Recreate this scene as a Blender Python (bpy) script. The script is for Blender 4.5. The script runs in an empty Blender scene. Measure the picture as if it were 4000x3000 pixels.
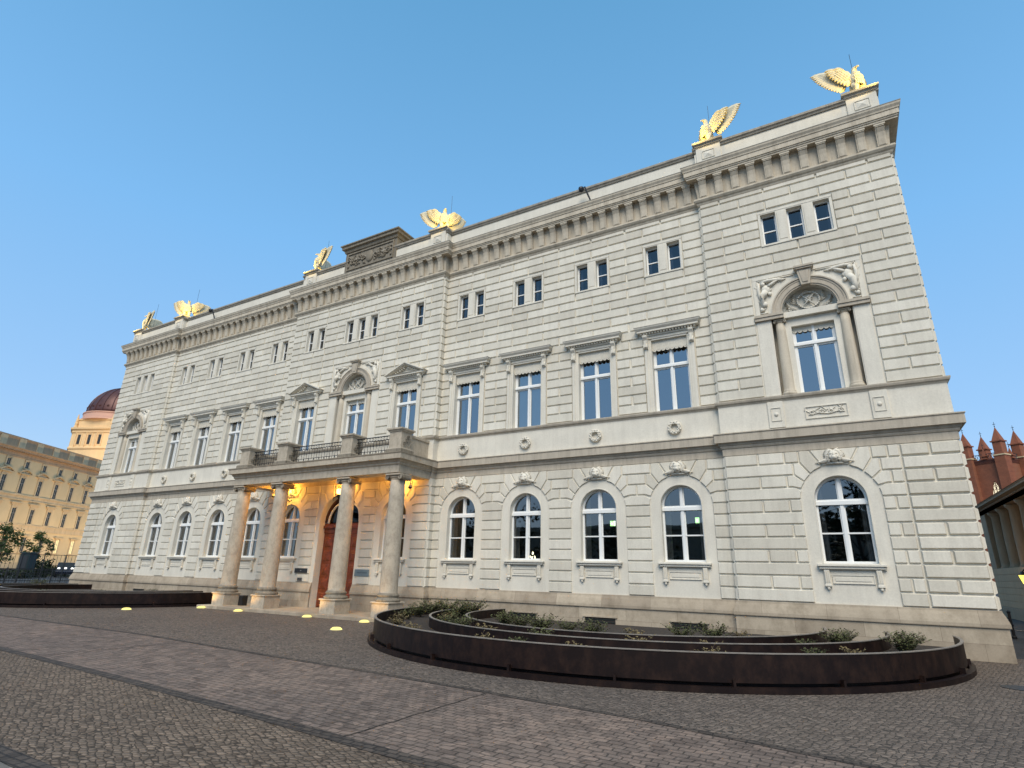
import bpy, bmesh, math, random
from mathutils import Vector, Matrix
R = math.radians
random.seed(7)
sc = bpy.context.scene
COL = sc.collection

# ------------------------------------------------------------------ camera
CAMP = Vector((18.448, -17.790, 1.65))
YAW, PIT, ROL, FPX = -0.5246, 0.3254, 0.0243, 2191.2
cam_d = bpy.data.cameras.new('camera'); cam = bpy.data.objects.new('camera', cam_d); COL.objects.link(cam)
fw = Vector((math.sin(YAW)*math.cos(PIT), math.cos(YAW)*math.cos(PIT), math.sin(PIT)))
rt = Vector((math.cos(YAW), -math.sin(YAW), 0)); up = rt.cross(fw)
r2 = rt*math.cos(ROL)+up*math.sin(ROL); u2 = -rt*math.sin(ROL)+up*math.cos(ROL)
M = Matrix((r2, u2, -fw)).transposed().to_4x4(); M.translation = CAMP
cam.matrix_world = M
cam_d.sensor_width = 36.0; cam_d.lens = 36.0*FPX/4000.0
cam_d.clip_start = 0.1; cam_d.clip_end = 3000
sc.camera = cam

# ------------------------------------------------------------------ world, sun, exposure
SUN_EL, SUN_AZ = R(48), R(158)          # soft light from behind the photographer's right shoulder
w = bpy.data.worlds.new('World'); sc.world = w; w.use_nodes = True
nt = w.node_tree; nt.nodes.clear()
sky = nt.nodes.new('ShaderNodeTexSky'); sky.sky_type = 'NISHITA'; sky.sun_disc = False
sky.sun_elevation = SUN_EL; sky.sun_rotation = SUN_AZ
sky.air_density = 1.0; sky.dust_density = 0.4; sky.ozone_density = 2.2; sky.altitude = 0
bg = nt.nodes.new('ShaderNodeBackground'); bg.inputs[1].default_value = 0.06
wo = nt.nodes.new('ShaderNodeOutputWorld')
hsv = nt.nodes.new('ShaderNodeHueSaturation'); hsv.inputs['Saturation'].default_value = 1.12
nt.links.new(sky.outputs[0], hsv.inputs['Color'])
# thin even twilight haze over the sky model, graded by height only
tcw = nt.nodes.new('ShaderNodeTexCoord'); sxyz = nt.nodes.new('ShaderNodeSeparateXYZ'); nt.links.new(tcw.outputs['Generated'], sxyz.inputs[0])
rmp = nt.nodes.new('ShaderNodeValToRGB'); nt.links.new(sxyz.outputs[2], rmp.inputs[0]); ce = rmp.color_ramp.elements
while len(ce) < 4: ce.new(.5)
for i_, (p_, c_) in enumerate(((0.0, (.50, .63, .79)), (.22, (.33, .575, .90)), (.5, (.22, .52, .90)), (.85, (.115, .36, .64)))):
    ce[i_].position = p_; ce[i_].color = (*c_, 1)
scl = nt.nodes.new('ShaderNodeVectorMath'); scl.operation = 'SCALE'; scl.inputs['Scale'].default_value = 2.75*2.5
nt.links.new(rmp.outputs[0], scl.inputs[0])
wm = nt.nodes.new('ShaderNodeMix'); wm.data_type = 'RGBA'; wm.inputs[0].default_value = .80
nt.links.new(hsv.outputs[0], wm.inputs[6]); nt.links.new(scl.outputs[0], wm.inputs[7]); nt.links.new(wm.outputs[2], bg.inputs[0]); nt.links.new(bg.outputs[0], wo.inputs[0])
sl = bpy.data.lights.new('sun', 'SUN'); sun = bpy.data.objects.new('sun', sl); COL.objects.link(sun)
sl.energy = 1.3; sl.angle = R(38); sl.color = (1.0, 0.90, 0.76)
sd = Vector((math.sin(SUN_AZ)*math.cos(SUN_EL), math.cos(SUN_AZ)*math.cos(SUN_EL), math.sin(SUN_EL)))
sun.rotation_euler = sd.to_track_quat('Z', 'Y').to_euler()
sc.view_settings.view_transform = 'Standard'; sc.view_settings.look = 'None'
sc.view_settings.gamma = 1.0; sc.view_settings.exposure = 1.42
sc.cycles.max_bounces = 6; sc.cycles.transparent_max_bounces = 12

# ------------------------------------------------------------------ materials
def newmat(name):
    m = bpy.data.materials.new(name); m.use_nodes = True
    n = m.node_tree.nodes; b = n['Principled BSDF']; return m, m.node_tree, b
def N(nt, t, **k):
    n = nt.nodes.new(t)
    for a, v in k.items(): setattr(n, a, v)
    return n
def coords(nt, scale=(1, 1, 1)):
    g = N(nt, 'ShaderNodeNewGeometry'); mp = N(nt, 'ShaderNodeMapping')
    mp.inputs['Scale'].default_value = scale
    nt.links.new(g.outputs['Position'], mp.inputs[0]); return mp.outputs[0]
def ramp(nt, fac, stops):
    r = N(nt, 'ShaderNodeValToRGB'); e = r.color_ramp.elements
    while len(e) < len(stops): e.new(0.5)
    for i, (p, c) in enumerate(stops):
        e[i].position = p; e[i].color = (*c, 1) if len(c) == 3 else c
    nt.links.new(fac, r.inputs[0]); return r.outputs[0]
def noise(nt, co, s, d=4, rough=.6):
    n = N(nt, 'ShaderNodeTexNoise'); n.inputs['Scale'].default_value = s
    n.inputs['Detail'].default_value = d; n.inputs['Roughness'].default_value = rough
    nt.links.new(co, n.inputs['Vector']); return n.outputs['Fac']
def mix(nt, fac, a, b, mode='MIX'):
    m = N(nt, 'ShaderNodeMix', data_type='RGBA', blend_type=mode)
    for s, v in ((m.inputs[0], fac), (m.inputs[6], a), (m.inputs[7], b)):
        if isinstance(v, (int, float)): s.default_value = v
        elif isinstance(v, tuple): s.default_value = (*v, 1) if len(v) == 3 else v
        else: nt.links.new(v, s)
    return m.outputs[2]
def bump(nt, b, h, strength=.3, dist=.01):
    k = N(nt, 'ShaderNodeBump'); k.inputs['Strength'].default_value = strength
    k.inputs['Distance'].default_value = dist
    nt.links.new(h, k.inputs['Height']); nt.links.new(k.outputs[0], b.inputs['Normal'])
def plain(name, col, rough=.6, metal=0, var=.0, scale=3, bmp=0, bscale=40, spec=None):
    m, nt, b = newmat(name)
    b.inputs['Base Color'].default_value = (*col, 1); b.inputs['Roughness'].default_value = rough
    b.inputs['Metallic'].default_value = metal
    if spec is not None: b.inputs['Specular IOR Level'].default_value = spec
    co = coords(nt)
    if var:
        c = ramp(nt, noise(nt, co, scale), [(.3, tuple(x*(1-var) for x in col)), (.7, tuple(min(1, x*(1+var)) for x in col))])
        nt.links.new(c, b.inputs['Base Color'])
    if bmp: bump(nt, b, noise(nt, co, bscale), bmp, .01)
    return m
def stained(name, col, dirt, amt=.5, rough=.8, vs=1.0, bmp=.25, streak=True, island=False, courses=None):
    """stone or plaster with broad patches, rain streaks and fine grain"""
    m, nt, b = newmat(name)
    co = coords(nt); cs = coords(nt, (3.0, 3.0, .35) if streak else (2.2, 2.2, 1.5))
    a = noise(nt, co, .9*vs, 5, .65); s = noise(nt, cs, 1.6*vs, 5, .7); g = noise(nt, co, 26, 3)
    f1 = ramp(nt, s, [(.44, (0, 0, 0)), (.72, (1, 1, 1))])
    f2 = ramp(nt, a, [(.40, (0, 0, 0)), (.70, (1, 1, 1))])
    c = mix(nt, f2, col, tuple(x*.88 for x in col))
    mm = N(nt, 'ShaderNodeMath', operation='MULTIPLY'); mm.inputs[1].default_value = amt
    nt.links.new(f1, mm.inputs[0])
    c = mix(nt, mm.outputs[0], c, dirt)
    c = mix(nt, .30, c, ramp(nt, g, [(.25, (.55, .55, .55)), (.75, (1, 1, 1))]), 'MULTIPLY')
    if courses:
        gp = N(nt, 'ShaderNodeNewGeometry'); sx = N(nt, 'ShaderNodeSeparateXYZ'); cx_ = N(nt, 'ShaderNodeCombineXYZ'); nt.links.new(gp.outputs['Position'], sx.inputs[0])
        nt.links.new(sx.outputs[0], cx_.inputs[0]); nt.links.new(sx.outputs[2], cx_.inputs[1])
        bk = N(nt, 'ShaderNodeTexBrick'); bk.inputs['Scale'].default_value = 1; bk.inputs['Brick Width'].default_value = courses[0]; bk.inputs['Row Height'].default_value = courses[1]
        bk.inputs['Mortar Size'].default_value = .004; bk.inputs['Color1'].default_value = (.80, .78, .76, 1); bk.inputs['Color2'].default_value = (1.12, 1.12, 1.10, 1); bk.inputs['Mortar'].default_value = (.55, .52, .5, 1)
        nt.links.new(cx_.outputs[0], bk.inputs['Vector']); c = mix(nt, 1.0, c, bk.outputs['Color'], 'MULTIPLY')
    if island:
        gi = N(nt, 'ShaderNodeNewGeometry'); c = mix(nt, 1.0, c, ramp(nt, gi.outputs['Random Per Island'], [(0, (.87, .86, .84)), (.5, (.97, .97, .96)), (1, (1.05, 1.05, 1.05))]), 'MULTIPLY')
    nt.links.new(c, b.inputs['Base Color']); b.inputs['Roughness'].default_value = rough
    b.inputs['Specular IOR Level'].default_value = .25
    bump(nt, b, noise(nt, co, 55, 4, .7), bmp, .008)
    return m
M_PLASTER = stained('painted_plaster', (.765, .715, .605), (.57, .525, .44), .40)
M_BLOCK = stained('painted_ashlar', (.765, .715, .605), (.55, .505, .42), .50, island=True)
M_CORN = stained('cornice_stone', (.62, .545, .425), (.33, .28, .21), .7)
M_LEDGE = stained('ledge_stone', (.52, .455, .36), (.30, .26, .205), .65)
M_PLINTH = stained('plinth_stone', (.47, .395, .30), (.27, .22, .16), .8, vs=.7, streak=False, courses=(1.55, .365))
M_PORT = stained('portico_stone', (.51, .44, .34), (.25, .21, .16), .65, vs=1.6, streak=False, bmp=.4)
M_DARKST = stained('weathered_stone', (.27, .235, .18), (.11, .095, .075), .8, vs=2.0, bmp=.6)
M_CAP = stained('coping_stone', (.38, .345, .285), (.16, .145, .12), .7)
M_EAGLE = plain('carved_stone_pale', (.62, .56, .40), .75, var=.12, scale=9, bmp=.5, bscale=30)
M_FRAME = plain('white_frame_paint', (.78, .78, .75), .35)
M_IRON = plain('black_iron', (.018, .019, .022), .45, metal=.3)
M_CORTEN = stained('dark_steel', (.010, .0045, .0038), (.040, .020, .013), .75, rough=.5, vs=1.1, streak=False, bmp=.15)
M_RIM = plain('steel_rim', (.24, .21, .18), .45, metal=.2, var=.2, scale=6)
M_SOIL = plain('soil', (.03, .022, .016), .95, var=.4, scale=12, bmp=1, bscale=20)
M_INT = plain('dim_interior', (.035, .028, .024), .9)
M_CURT = plain('white_curtain', (.55, .55, .52), .9)
M_BLIND = plain('pale_blind', (.55, .60, .58), .85)
M_WOOD = plain('door_wood', (.17, .034, .008), .38, var=.35, scale=5, bmp=.2, bscale=30)
M_WOODD = plain('door_wood_dark', (.06, .018, .008), .45)
M_ROOF = plain('roof_sheet', (.10, .10, .095), .6, var=.2)

def glass(name, tint=(.55, .6, .6), base=.24, ior=1.5):
    m = bpy.data.materials.new(name); m.use_nodes = True; nt = m.node_tree; nt.nodes.clear()
    o = N(nt, 'ShaderNodeOutputMaterial'); mx = N(nt, 'ShaderNodeMixShader')
    tr = N(nt, 'ShaderNodeBsdfTransparent'); tr.inputs[0].default_value = (*tint, 1)
    gl = N(nt, 'ShaderNodeBsdfGlossy'); gl.inputs['Roughness'].default_value = .015
    gl.inputs[0].default_value = (.92, .95, .97, 1)
    fr = N(nt, 'ShaderNodeFresnel'); fr.inputs[0].default_value = ior
    ad = N(nt, 'ShaderNodeMath', operation='MULTIPLY_ADD'); ad.inputs[1].default_value = 1.9; ad.inputs[2].default_value = base
    ad.use_clamp = True
    g = N(nt, 'ShaderNodeNewGeometry'); nz = N(nt, 'ShaderNodeTexNoise'); nz.inputs['Scale'].default_value = 1.1
    nz.inputs['Detail'].default_value = 1
    bp = N(nt, 'ShaderNodeBump'); bp.inputs['Strength'].default_value = .12; bp.inputs['Distance'].default_value = .02
    nt.links.new(g.outputs['Position'], nz.inputs['Vector']); nt.links.new(nz.outputs['Fac'], bp.inputs['Height'])
    nt.links.new(bp.outputs[0], gl.inputs['Normal'])
    nt.links.new(fr.outputs[0], ad.inputs[0]); nt.links.new(ad.outputs[0], mx.inputs[0])
    nt.links.new(tr.outputs[0], mx.inputs[1]); nt.links.new(gl.outputs[0], mx.inputs[2])
    nt.links.new(mx.outputs[0], o.inputs[0]); return m
M_GLASS = glass('window_glass'); M_GLASS_T = glass('upper_glass', (.5, .55, .65), .04, 1.4); M_GLASS_G = glass('ground_floor_glass', (.55, .55, .55), .10, 1.5); M_GLASSD = glass('dark_glass', (.3, .25, .2), .0, 1.25)
def emit(name, col, s):
    m = bpy.data.materials.new(name); m.use_nodes = True; nt = m.node_tree; nt.nodes.clear()
    o = N(nt, 'ShaderNodeOutputMaterial'); e = N(nt, 'ShaderNodeEmission')
    e.inputs[0].default_value = (*col, 1); e.inputs[1].default_value = s
    nt.links.new(e.outputs[0], o.inputs[0]); return m
M_LAMP = emit('warm_lamp_glass', (1.0, .62, .16), 2.2)
M_UPL = emit('uplight_lens', (1.0, .86, .26), .62)

# ------------------------------------------------------------------ mesh builder
def front(Y): return lambda u, d, z: (u, Y-d, z)
def sidep(X): return lambda u, d, z: (X+d, u, z)      # wall facing +x
def siden(X): return lambda u, d, z: (X-d, u, z)      # wall facing -x
class MB:
    def __init__(s): s.v = []; s.f = []
    def vv(s, p): s.v.append(tuple(p)); return len(s.v)-1
    def face(s, pts): s.f.append([s.vv(p) for p in pts])
    def box(s, x0, x1, y0, y1, z0, z1):
        b = len(s.v)
        for z in (z0, z1):
            for x, y in ((x0, y0), (x1, y0), (x1, y1), (x0, y1)): s.v.append((x, y, z))
        for q in ((3, 2, 1, 0), (4, 5, 6, 7), (0, 1, 5, 4), (1, 2, 6, 5), (2, 3, 7, 6), (3, 0, 4, 7)):
            s.f.append([b+i for i in q])
    def bev(s, x0, x1, y0, y1, z0, z1, e=.01):
        """box with its four upright and the top edges eased"""
        prof = [(z0, 0), (z1-e, 0), (z1, e)]
        rings = []
        for z, o in prof:
            a, b_, c, d = x0+o, x1-o, y0+o, y1-o
            k = e
            rings.append([s.vv(p) for p in ((a+k, c, z), (b_-k, c, z), (b_, c+k, z), (b_, d-k, z), (b_-k, d, z), (a+k, d, z), (a, d-k, z), (a, c+k, z))])
        for r0, r1 in zip(rings, rings[1:]):
            for i in range(8): s.f.append([r0[i], r0[(i+1) % 8], r1[(i+1) % 8], r1[i]])
        s.f.append(rings[-1]); s.f.append(rings[0][::-1])
    def prism(s, poly, fn, d0, d1, caps=(True, True)):
        """poly in (u,z), pushed from depth d0 to d1 with mapper fn"""
        a = [s.vv(fn(u, d0, z)) for u, z in poly]; b = [s.vv(fn(u, d1, z)) for u, z in poly]
        n = len(poly)
        for i in range(n): s.f.append([a[i], a[(i+1) % n], b[(i+1) % n], b[i]])
        if caps[1]: s.f.append(b)
        if caps[0]: s.f.append(a[::-1])
    def fru(s, poly, fn, h=.035, e=.03, d0=0.0):
        """raised block: bevelled outline of poly (u,z), counter-clockwise"""
        n = len(poly); P = [Vector(p) for p in poly]; ins = []
        for i in range(n):
            a, b_, c = P[i-1], P[i], P[(i+1) % n]
            e1 = (b_-a).normalized(); e2 = (c-b_).normalized()
            n1 = Vector((-e1.y, e1.x)); n2 = Vector((-e2.y, e2.x)); m = n1+n2
            if m.length < 1e-6: m = n1
            m = m.normalized(); k = max(.35, m.dot(n1)); ins.append(b_+m*(e/k))
        a = [s.vv(fn(p.x, d0, p.y)) for p in P]; b = [s.vv(fn(p.x, d0+h, p.y)) for p in ins]
        for i in range(n): s.f.append([a[i], a[(i+1) % n], b[(i+1) % n], b[i]])
        s.f.append(b)
    def lathe(s, prof, c, n=24, sx=1, sy=1, cap=True):
        rings = []
        for r, z in prof:
            rings.append([s.vv((c[0]+r*sx*math.cos(2*math.pi*i/n), c[1]+r*sy*math.sin(2*math.pi*i/n), c[2]+z)) for i in range(n)])
        for a, b in zip(rings, rings[1:]):
            for i in range(n): s.f.append([a[i], a[(i+1) % n], b[(i+1) % n], b[i]])
        if cap: s.f.append(rings[0][::-1]); s.f.append(rings[-1])
    def tube(s, pts, r, n=6, closed=False):
        pts = [Vector(p) for p in pts]; m = len(pts); rr = r if isinstance(r, (list, tuple)) else [r]*m
        rings = []
        for i in range(m):
            if closed: t = pts[(i+1) % m]-pts[i-1]
            else: t = pts[min(i+1, m-1)]-pts[max(i-1, 0)]
            t.normalize(); a = t.orthogonal().normalized() if abs(t.z) > .95 else t.cross(Vector((0, 0, 1))).normalized()
            b = t.cross(a)
            rings.append([s.vv(pts[i]+(a*math.cos(2*math.pi*k/n)+b*math.sin(2*math.pi*k/n))*rr[i]) for k in range(n)])
        pr = list(zip(rings, rings[1:]))+([(rings[-1], rings[0])] if closed else [])
        for a, b in pr:
            for k in range(n): s.f.append([a[k], a[(k+1) % n], b[(k+1) % n], b[k]])
        if not closed: s.f.append(rings[0][::-1]); s.f.append(rings[-1])
    def ball(s, c, r, n=10, m=7, fn=None):
        rx, ry, rz = r if isinstance(r, (tuple, list)) else (r, r, r)
        rings = []
        for j in range(1, m):
            th = math.pi*j/m
            ring = []
            for i in range(n):
                ph = 2*math.pi*i/n
                d = Vector((math.sin(th)*math.cos(ph), math.sin(th)*math.sin(ph), math.cos(th)))
                k = fn(d) if fn else 1
                ring.append(s.vv((c[0]+d.x*rx*k, c[1]+d.y*ry*k, c[2]+d.z*rz*k)))
            rings.append(ring)
        t = s.vv((c[0], c[1], c[2]+rz)); b = s.vv((c[0], c[1], c[2]-rz))
        for a, q in zip(rings, rings[1:]):
            for i in range(n): s.f.append([a[i], q[i], q[(i+1) % n], a[(i+1) % n]])
        for i in range(n):
            s.f.append([t, rings[0][i], rings[0][(i+1) % n]]); s.f.append([b, rings[-1][(i+1) % n], rings[-1][i]])
    def sweep(s, path, prof, closed=False):
        """moulding: prof = [(out, z)], path = plan polyline with the outside on its right"""
        P = [Vector(p) for p in path]; n = len(P); offs = []
        for i in range(n):
            if i == 0 and not closed: d = (P[1]-P[0]).normalized(); o = Vector((d.y, -d.x)); k = 1
            elif i == n-1 and not closed: d = (P[-1]-P[-2]).normalized(); o = Vector((d.y, -d.x)); k = 1
            else:
                d1 = (P[i]-P[i-1]).normalized(); d2 = (P[(i+1) % n]-P[i]).normalized()
                o1 = Vector((d1.y, -d1.x)); o2 = Vector((d2.y, -d2.x)); o = (o1+o2).normalized(); k = 1/max(.3, o.dot(o1))
            offs.append(o*k)
        rows = [[s.vv((P[i].x+offs[i].x*a, P[i].y+offs[i].y*a, z)) for i in range(n)] for a, z in prof]
        rng = range(n) if closed else range(n-1)
        for r0, r1 in zip(rows, rows[1:]):
            for i in rng: s.f.append([r0[i], r0[(i+1) % n], r1[(i+1) % n], r1[i]])
        if not closed:
            s.f.append([r[0] for r in rows]); s.f.append([r[-1] for r in rows][::-1])
    def xf(s, M): s.v = [tuple(M @ Vector(p)) for p in s.v]; return s
    def mesh(s, name, mat, smooth=False):
        me = bpy.data.meshes.new(name); me.from_pydata(s.v, [], s.f); me.materials.append(mat)
        bm = bmesh.new(); bm.from_mesh(me); bmesh.ops.recalc_face_normals(bm, faces=bm.faces)
        bm.to_mesh(me); bm.free()
        if smooth:
            for p in me.polygons: p.use_smooth = True
        me.update(); return me
    def build(s, name, mat, parent=None, smooth=False):
        o = bpy.data.objects.new(name, s.mesh(name, mat, smooth)); COL.objects.link(o)
        if parent: o.parent = parent
        return o
def thing(name, label, cat, loc=(0, 0, 0), group=None, rz=0):
    o = bpy.data.objects.new(name, None); COL.objects.link(o); o.empty_display_size = .2
    o.location = loc; o.rotation_euler = (0, 0, rz); o['label'] = label; o['category'] = cat
    if group: o['group'] = group
    return o
def tag(o, label, cat, group=None):
    o['label'] = label; o['category'] = cat
    if group: o['group'] = group
    return o
def struct(o): o['kind'] = 'structure'; return o
def stuff(o, label, cat): o['kind'] = 'stuff'; o['label'] = label; o['category'] = cat; return o
def cp(o, parent=None, loc=None):
    c = o.copy(); COL.objects.link(c)
    if parent: c.parent = parent
    if loc is not None: c.location = loc
    return c
def inst(name, me, parent, loc=(0, 0, 0), rz=0, sc_=None):
    o = bpy.data.objects.new(name, me); COL.objects.link(o); o.parent = parent; o.location = loc; o.rotation_euler = (0, 0, rz)
    if sc_: o.scale = sc_
    return o
def arc(cx, cz, r, a0, a1, n):
    return [(cx+r*math.cos(a0+(a1-a0)*i/n), cz+r*math.sin(a0+(a1-a0)*i/n)) for i in range(n+1)]

# ------------------------------------------------------------------ ground
def gmat(name, c1, c2, mortar, sw, sh, rot=0, warp=.05, tint=.25, mort=.012, rough=.8, bs=.6):
    m, nt, b = newmat(name)
    g = N(nt, 'ShaderNodeNewGeometry'); mp = N(nt, 'ShaderNodeMapping'); mp.inputs['Rotation'].default_value = (0, 0, rot)
    nt.links.new(g.outputs['Position'], mp.inputs[0])
    nz = N(nt, 'ShaderNodeTexNoise'); nz.inputs['Scale'].default_value = 2.2; nz.inputs['Detail'].default_value = 3
    nt.links.new(mp.outputs[0], nz.inputs['Vector'])
    va = N(nt, 'ShaderNodeVectorMath', operation='SUBTRACT'); va.inputs[1].default_value = (.5, .5, .5)
    vs = N(nt, 'ShaderNodeVectorMath', operation='SCALE'); vs.inputs['Scale'].default_value = warp
    vd = N(nt, 'ShaderNodeVectorMath', operation='ADD')
    nt.links.new(nz.outputs['Color'], va.inputs[0]); nt.links.new(va.outputs[0], vs.inputs[0])
    nt.links.new(mp.outputs[0], vd.inputs[0]); nt.links.new(vs.outputs[0], vd.inputs[1])
    bk = N(nt, 'ShaderNodeTexBrick'); bk.inputs['Scale'].default_value = 1
    bk.inputs['Brick Width'].default_value = sw; bk.inputs['Row Height'].default_value = sh
    bk.inputs['Mortar Size'].default_value = mort; bk.inputs['Mortar Smooth'].default_value = .6
    bk.inputs['Bias'].default_value = 0
    bk.inputs['Color1'].default_value = (*c1, 1); bk.inputs['Color2'].default_value = (*c2, 1); bk.inputs['Mortar'].default_value = (*mortar, 1)
    nt.links.new(vd.outputs[0], bk.inputs['Vector'])
    fine = noise(nt, mp.outputs[0], 30, 3, .7); broad = noise(nt, mp.outputs[0], .35, 4)
    vo = N(nt, 'ShaderNodeTexVoronoi'); vo.inputs['Scale'].default_value = 1/sw*1.1
    nt.links.new(vd.outputs[0], vo.inputs['Vector'])
    bw = N(nt, 'ShaderNodeSeparateColor'); nt.links.new(vo.outputs['Color'], bw.inputs[0])
    c = mix(nt, tint*2.2, bk.outputs['Color'], ramp(nt, bw.outputs[0], [(0, (.45, .42, .40)), (.5, (.95, .95, .93)), (1, (1.55, 1.45, 1.35))]), 'MULTIPLY')
    c = mix(nt, .5, c, ramp(nt, fine, [(.3, (.5, .5, .5)), (.7, (1.2, 1.2, 1.2))]), 'MULTIPLY')
    c = mix(nt, .55, c, ramp(nt, broad, [(.3, (.62, .62, .64)), (.7, (1.15, 1.1, 1.05))]), 'MULTIPLY')
    nt.links.new(c, b.inputs['Base Color']); b.inputs['Roughness'].default_value = rough
    b.inputs['Specular IOR Level'].default_value = .3
    ad = N(nt, 'ShaderNodeMath', operation='MULTIPLY_ADD'); ad.inputs[1].default_value = -1.0
    nt.links.new(bk.outputs['Fac'], ad.inputs[0]); 
    hv = N(nt, 'ShaderNodeMath', operation='MULTIPLY'); hv.inputs[1].default_value = .6; nt.links.new(fine, hv.inputs[0])
    nt.links.new(hv.outputs[0], ad.inputs[2])
    bump(nt, b, ad.outputs[0], bs, .02)
    return m
def cmat(name, c1, c2, mortar, sc_, stretch=(1, 1, 1), rot=0, gap=.06, rough=.85):
    """hand-laid cobbles: irregular cells with dark joints"""
    m, nt, b = newmat(name)
    g = N(nt, 'ShaderNodeNewGeometry'); mp = N(nt, 'ShaderNodeMapping'); mp.inputs['Rotation'].default_value = (0, 0, rot); mp.inputs['Scale'].default_value = stretch
    nt.links.new(g.outputs['Position'], mp.inputs[0])
    ve = N(nt, 'ShaderNodeTexVoronoi', feature='DISTANCE_TO_EDGE'); vc = N(nt, 'ShaderNodeTexVoronoi', feature='F1')
    for v_ in (ve, vc):
        v_.inputs['Scale'].default_value = sc_; v_.inputs['Randomness'].default_value = .52; nt.links.new(mp.outputs[0], v_.inputs['Vector'])
    sp_ = N(nt, 'ShaderNodeSeparateColor'); nt.links.new(vc.outputs['Color'], sp_.inputs[0])
    co = coords(nt); fine = noise(nt, co, 34, 3, .7); broad = noise(nt, co, .3, 4)
    c = mix(nt, sp_.outputs[0], c1, c2)
    c = mix(nt, .6, c, ramp(nt, sp_.outputs[1], [(0, (.6, .58, .56)), (.6, (1, 1, 1)), (1, (1.45, 1.4, 1.35))]), 'MULTIPLY')
    c = mix(nt, .5, c, ramp(nt, fine, [(.3, (.55, .55, .55)), (.7, (1.2, 1.2, 1.2))]), 'MULTIPLY')
    c = mix(nt, .55, c, ramp(nt, broad, [(.3, (.72, .72, .73)), (.7, (1.15, 1.12, 1.07))]), 'MULTIPLY')
    e = ramp(nt, ve.outputs['Distance'], [(gap*.35, (0, 0, 0)), (gap*1.5, (1, 1, 1))])
    c = mix(nt, e, mortar, c); nt.links.new(c, b.inputs['Base Color']); b.inputs['Roughness'].default_value = rough; b.inputs['Specular IOR Level'].default_value = .25
    h = ramp(nt, ve.outputs['Distance'], [(0, (0, 0, 0)), (.3, (1, 1, 1))])
    hm = N(nt, 'ShaderNodeMath', operation='MULTIPLY_ADD'); hm.inputs[1].default_value = .35; nt.links.new(fine, hm.inputs[0]); nt.links.new(h, hm.inputs[2])
    bump(nt, b, hm.outputs[0], .8, .02); return m
G_A = cmat('small_grey_setts', (.152, .120, .098), (.205, .164, .132), (.05, .042, .034), 13, (1, 1.15, 1), R(12))
G_B = gmat('brown_granite_setts', (.185, .140, .114), (.225, .172, .14), (.088, .071, .058), .17, .11, R(3), .14, mort=.010, bs=.8)
G_C = cmat('tan_cobble_setts', (.172, .128, .094), (.23, .174, .128), (.05, .037, .026), 14.5, (.8, 1.15, 1), R(33), .07)
G_D = gmat('grey_slabs', (.19, .175, .155), (.22, .205, .18), (.11, .10, .09), .9, .6, 0, .0, mort=.01, bs=.2)
G_L = gmat('dark_sett_band', (.078, .063, .052), (.105, .085, .07), (.035, .03, .026), .15, .09, 0, .04, mort=.014)
G_X = gmat('street_asphalt', (.05, .05, .05), (.055, .055, .054), (.05, .05, .05), 2, 2, 0, .1)
L1 = [(-260, -8.9), (-60, -8.9), (-6, -8.93), (3.4, -9.04), (7.66, -9.40), (11.15, -9.64), (13.1, -9.84), (15.96, -10.14), (18.5, -10.68), (25, -12.3), (45, -18), (260, -80)]
L2 = [(-260, -11.9), (-60, -11.9), (3.2, -12.02), (8.4, -12.33), (12.1, -12.64), (15.2, -12.94), (20, -13.7), (28, -15.6), (50, -22), (260, -84)]
L3 = [(-260, -14.7), (-60, -14.7), (11.2, -14.82), (12.42, -14.86), (20, -15.6), (28, -17.6), (50, -24.5), (260, -88)]
def yl(L, x):
    for (a, b), (c, d) in zip(L, L[1:]):
        if a <= x <= c: return b+(d-b)*(x-a)/(c-a)
XS = sorted(set([p[0] for L in (L1, L2, L3) for p in L]+[-30, -15, 0, 5, 10, 17, 22, 35]))
def strip(name, top, bot, z, mat):
    m = MB()
    for a, b in zip(XS, XS[1:]):
        m.face([(a, bot(a), z), (b, bot(b), z), (b, top(b), z), (a, top(a), z)])
    return struct(m.build(name, mat))
m = MB(); m.face([(-1500, -1500, -.012), (1500, -1500, -.012), (1500, 1500, -.012), (-1500, 1500, -.012)]); struct(m.build('ground', G_X))
strip('forecourt_paving', lambda x: 1.0, lambda x: yl(L1, x), -.004, G_A)
strip('plaza_paving', lambda x: yl(L1, x)-.13, lambda x: yl(L2, x), -.004, G_B)
strip('cobbled_lane', lambda x: yl(L2, x)-.19, lambda x: yl(L3, x), -.004, G_C)
strip('pavement', lambda x: yl(L3, x)-.2, lambda x: yl(L3, x)-9, -.004, G_D)
strip('paving_band', lambda x: yl(L1, x), lambda x: yl(L1, x)-.13, 0, G_L)
strip('paving_band', lambda x: yl(L2, x), lambda x: yl(L2, x)-.19, 0, G_L)
strip('paving_band', lambda x: yl(L3, x), lambda x: yl(L3, x)-.2, 0, G_L)
for xj in (-11.7, -3.3, 5.15, 13.64):
    m = MB(); a = yl(L1, xj)-.13; b = yl(L2, xj); n = 14
    for i in range(n):
        y0 = a+(b-a)*i/n; y1 = a+(b-a)*(i+1)/n; o0 = .012*math.sin(i*2.1); o1 = .012*math.sin((i+1)*2.1)
        m.face([(xj+o0-.014, y0, 0), (xj+o0+.014, y0, 0), (xj+o1+.014, y1, 0), (xj+o1-.014, y1, 0)])
    struct(m.build('paving_joint', G_L))

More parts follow.
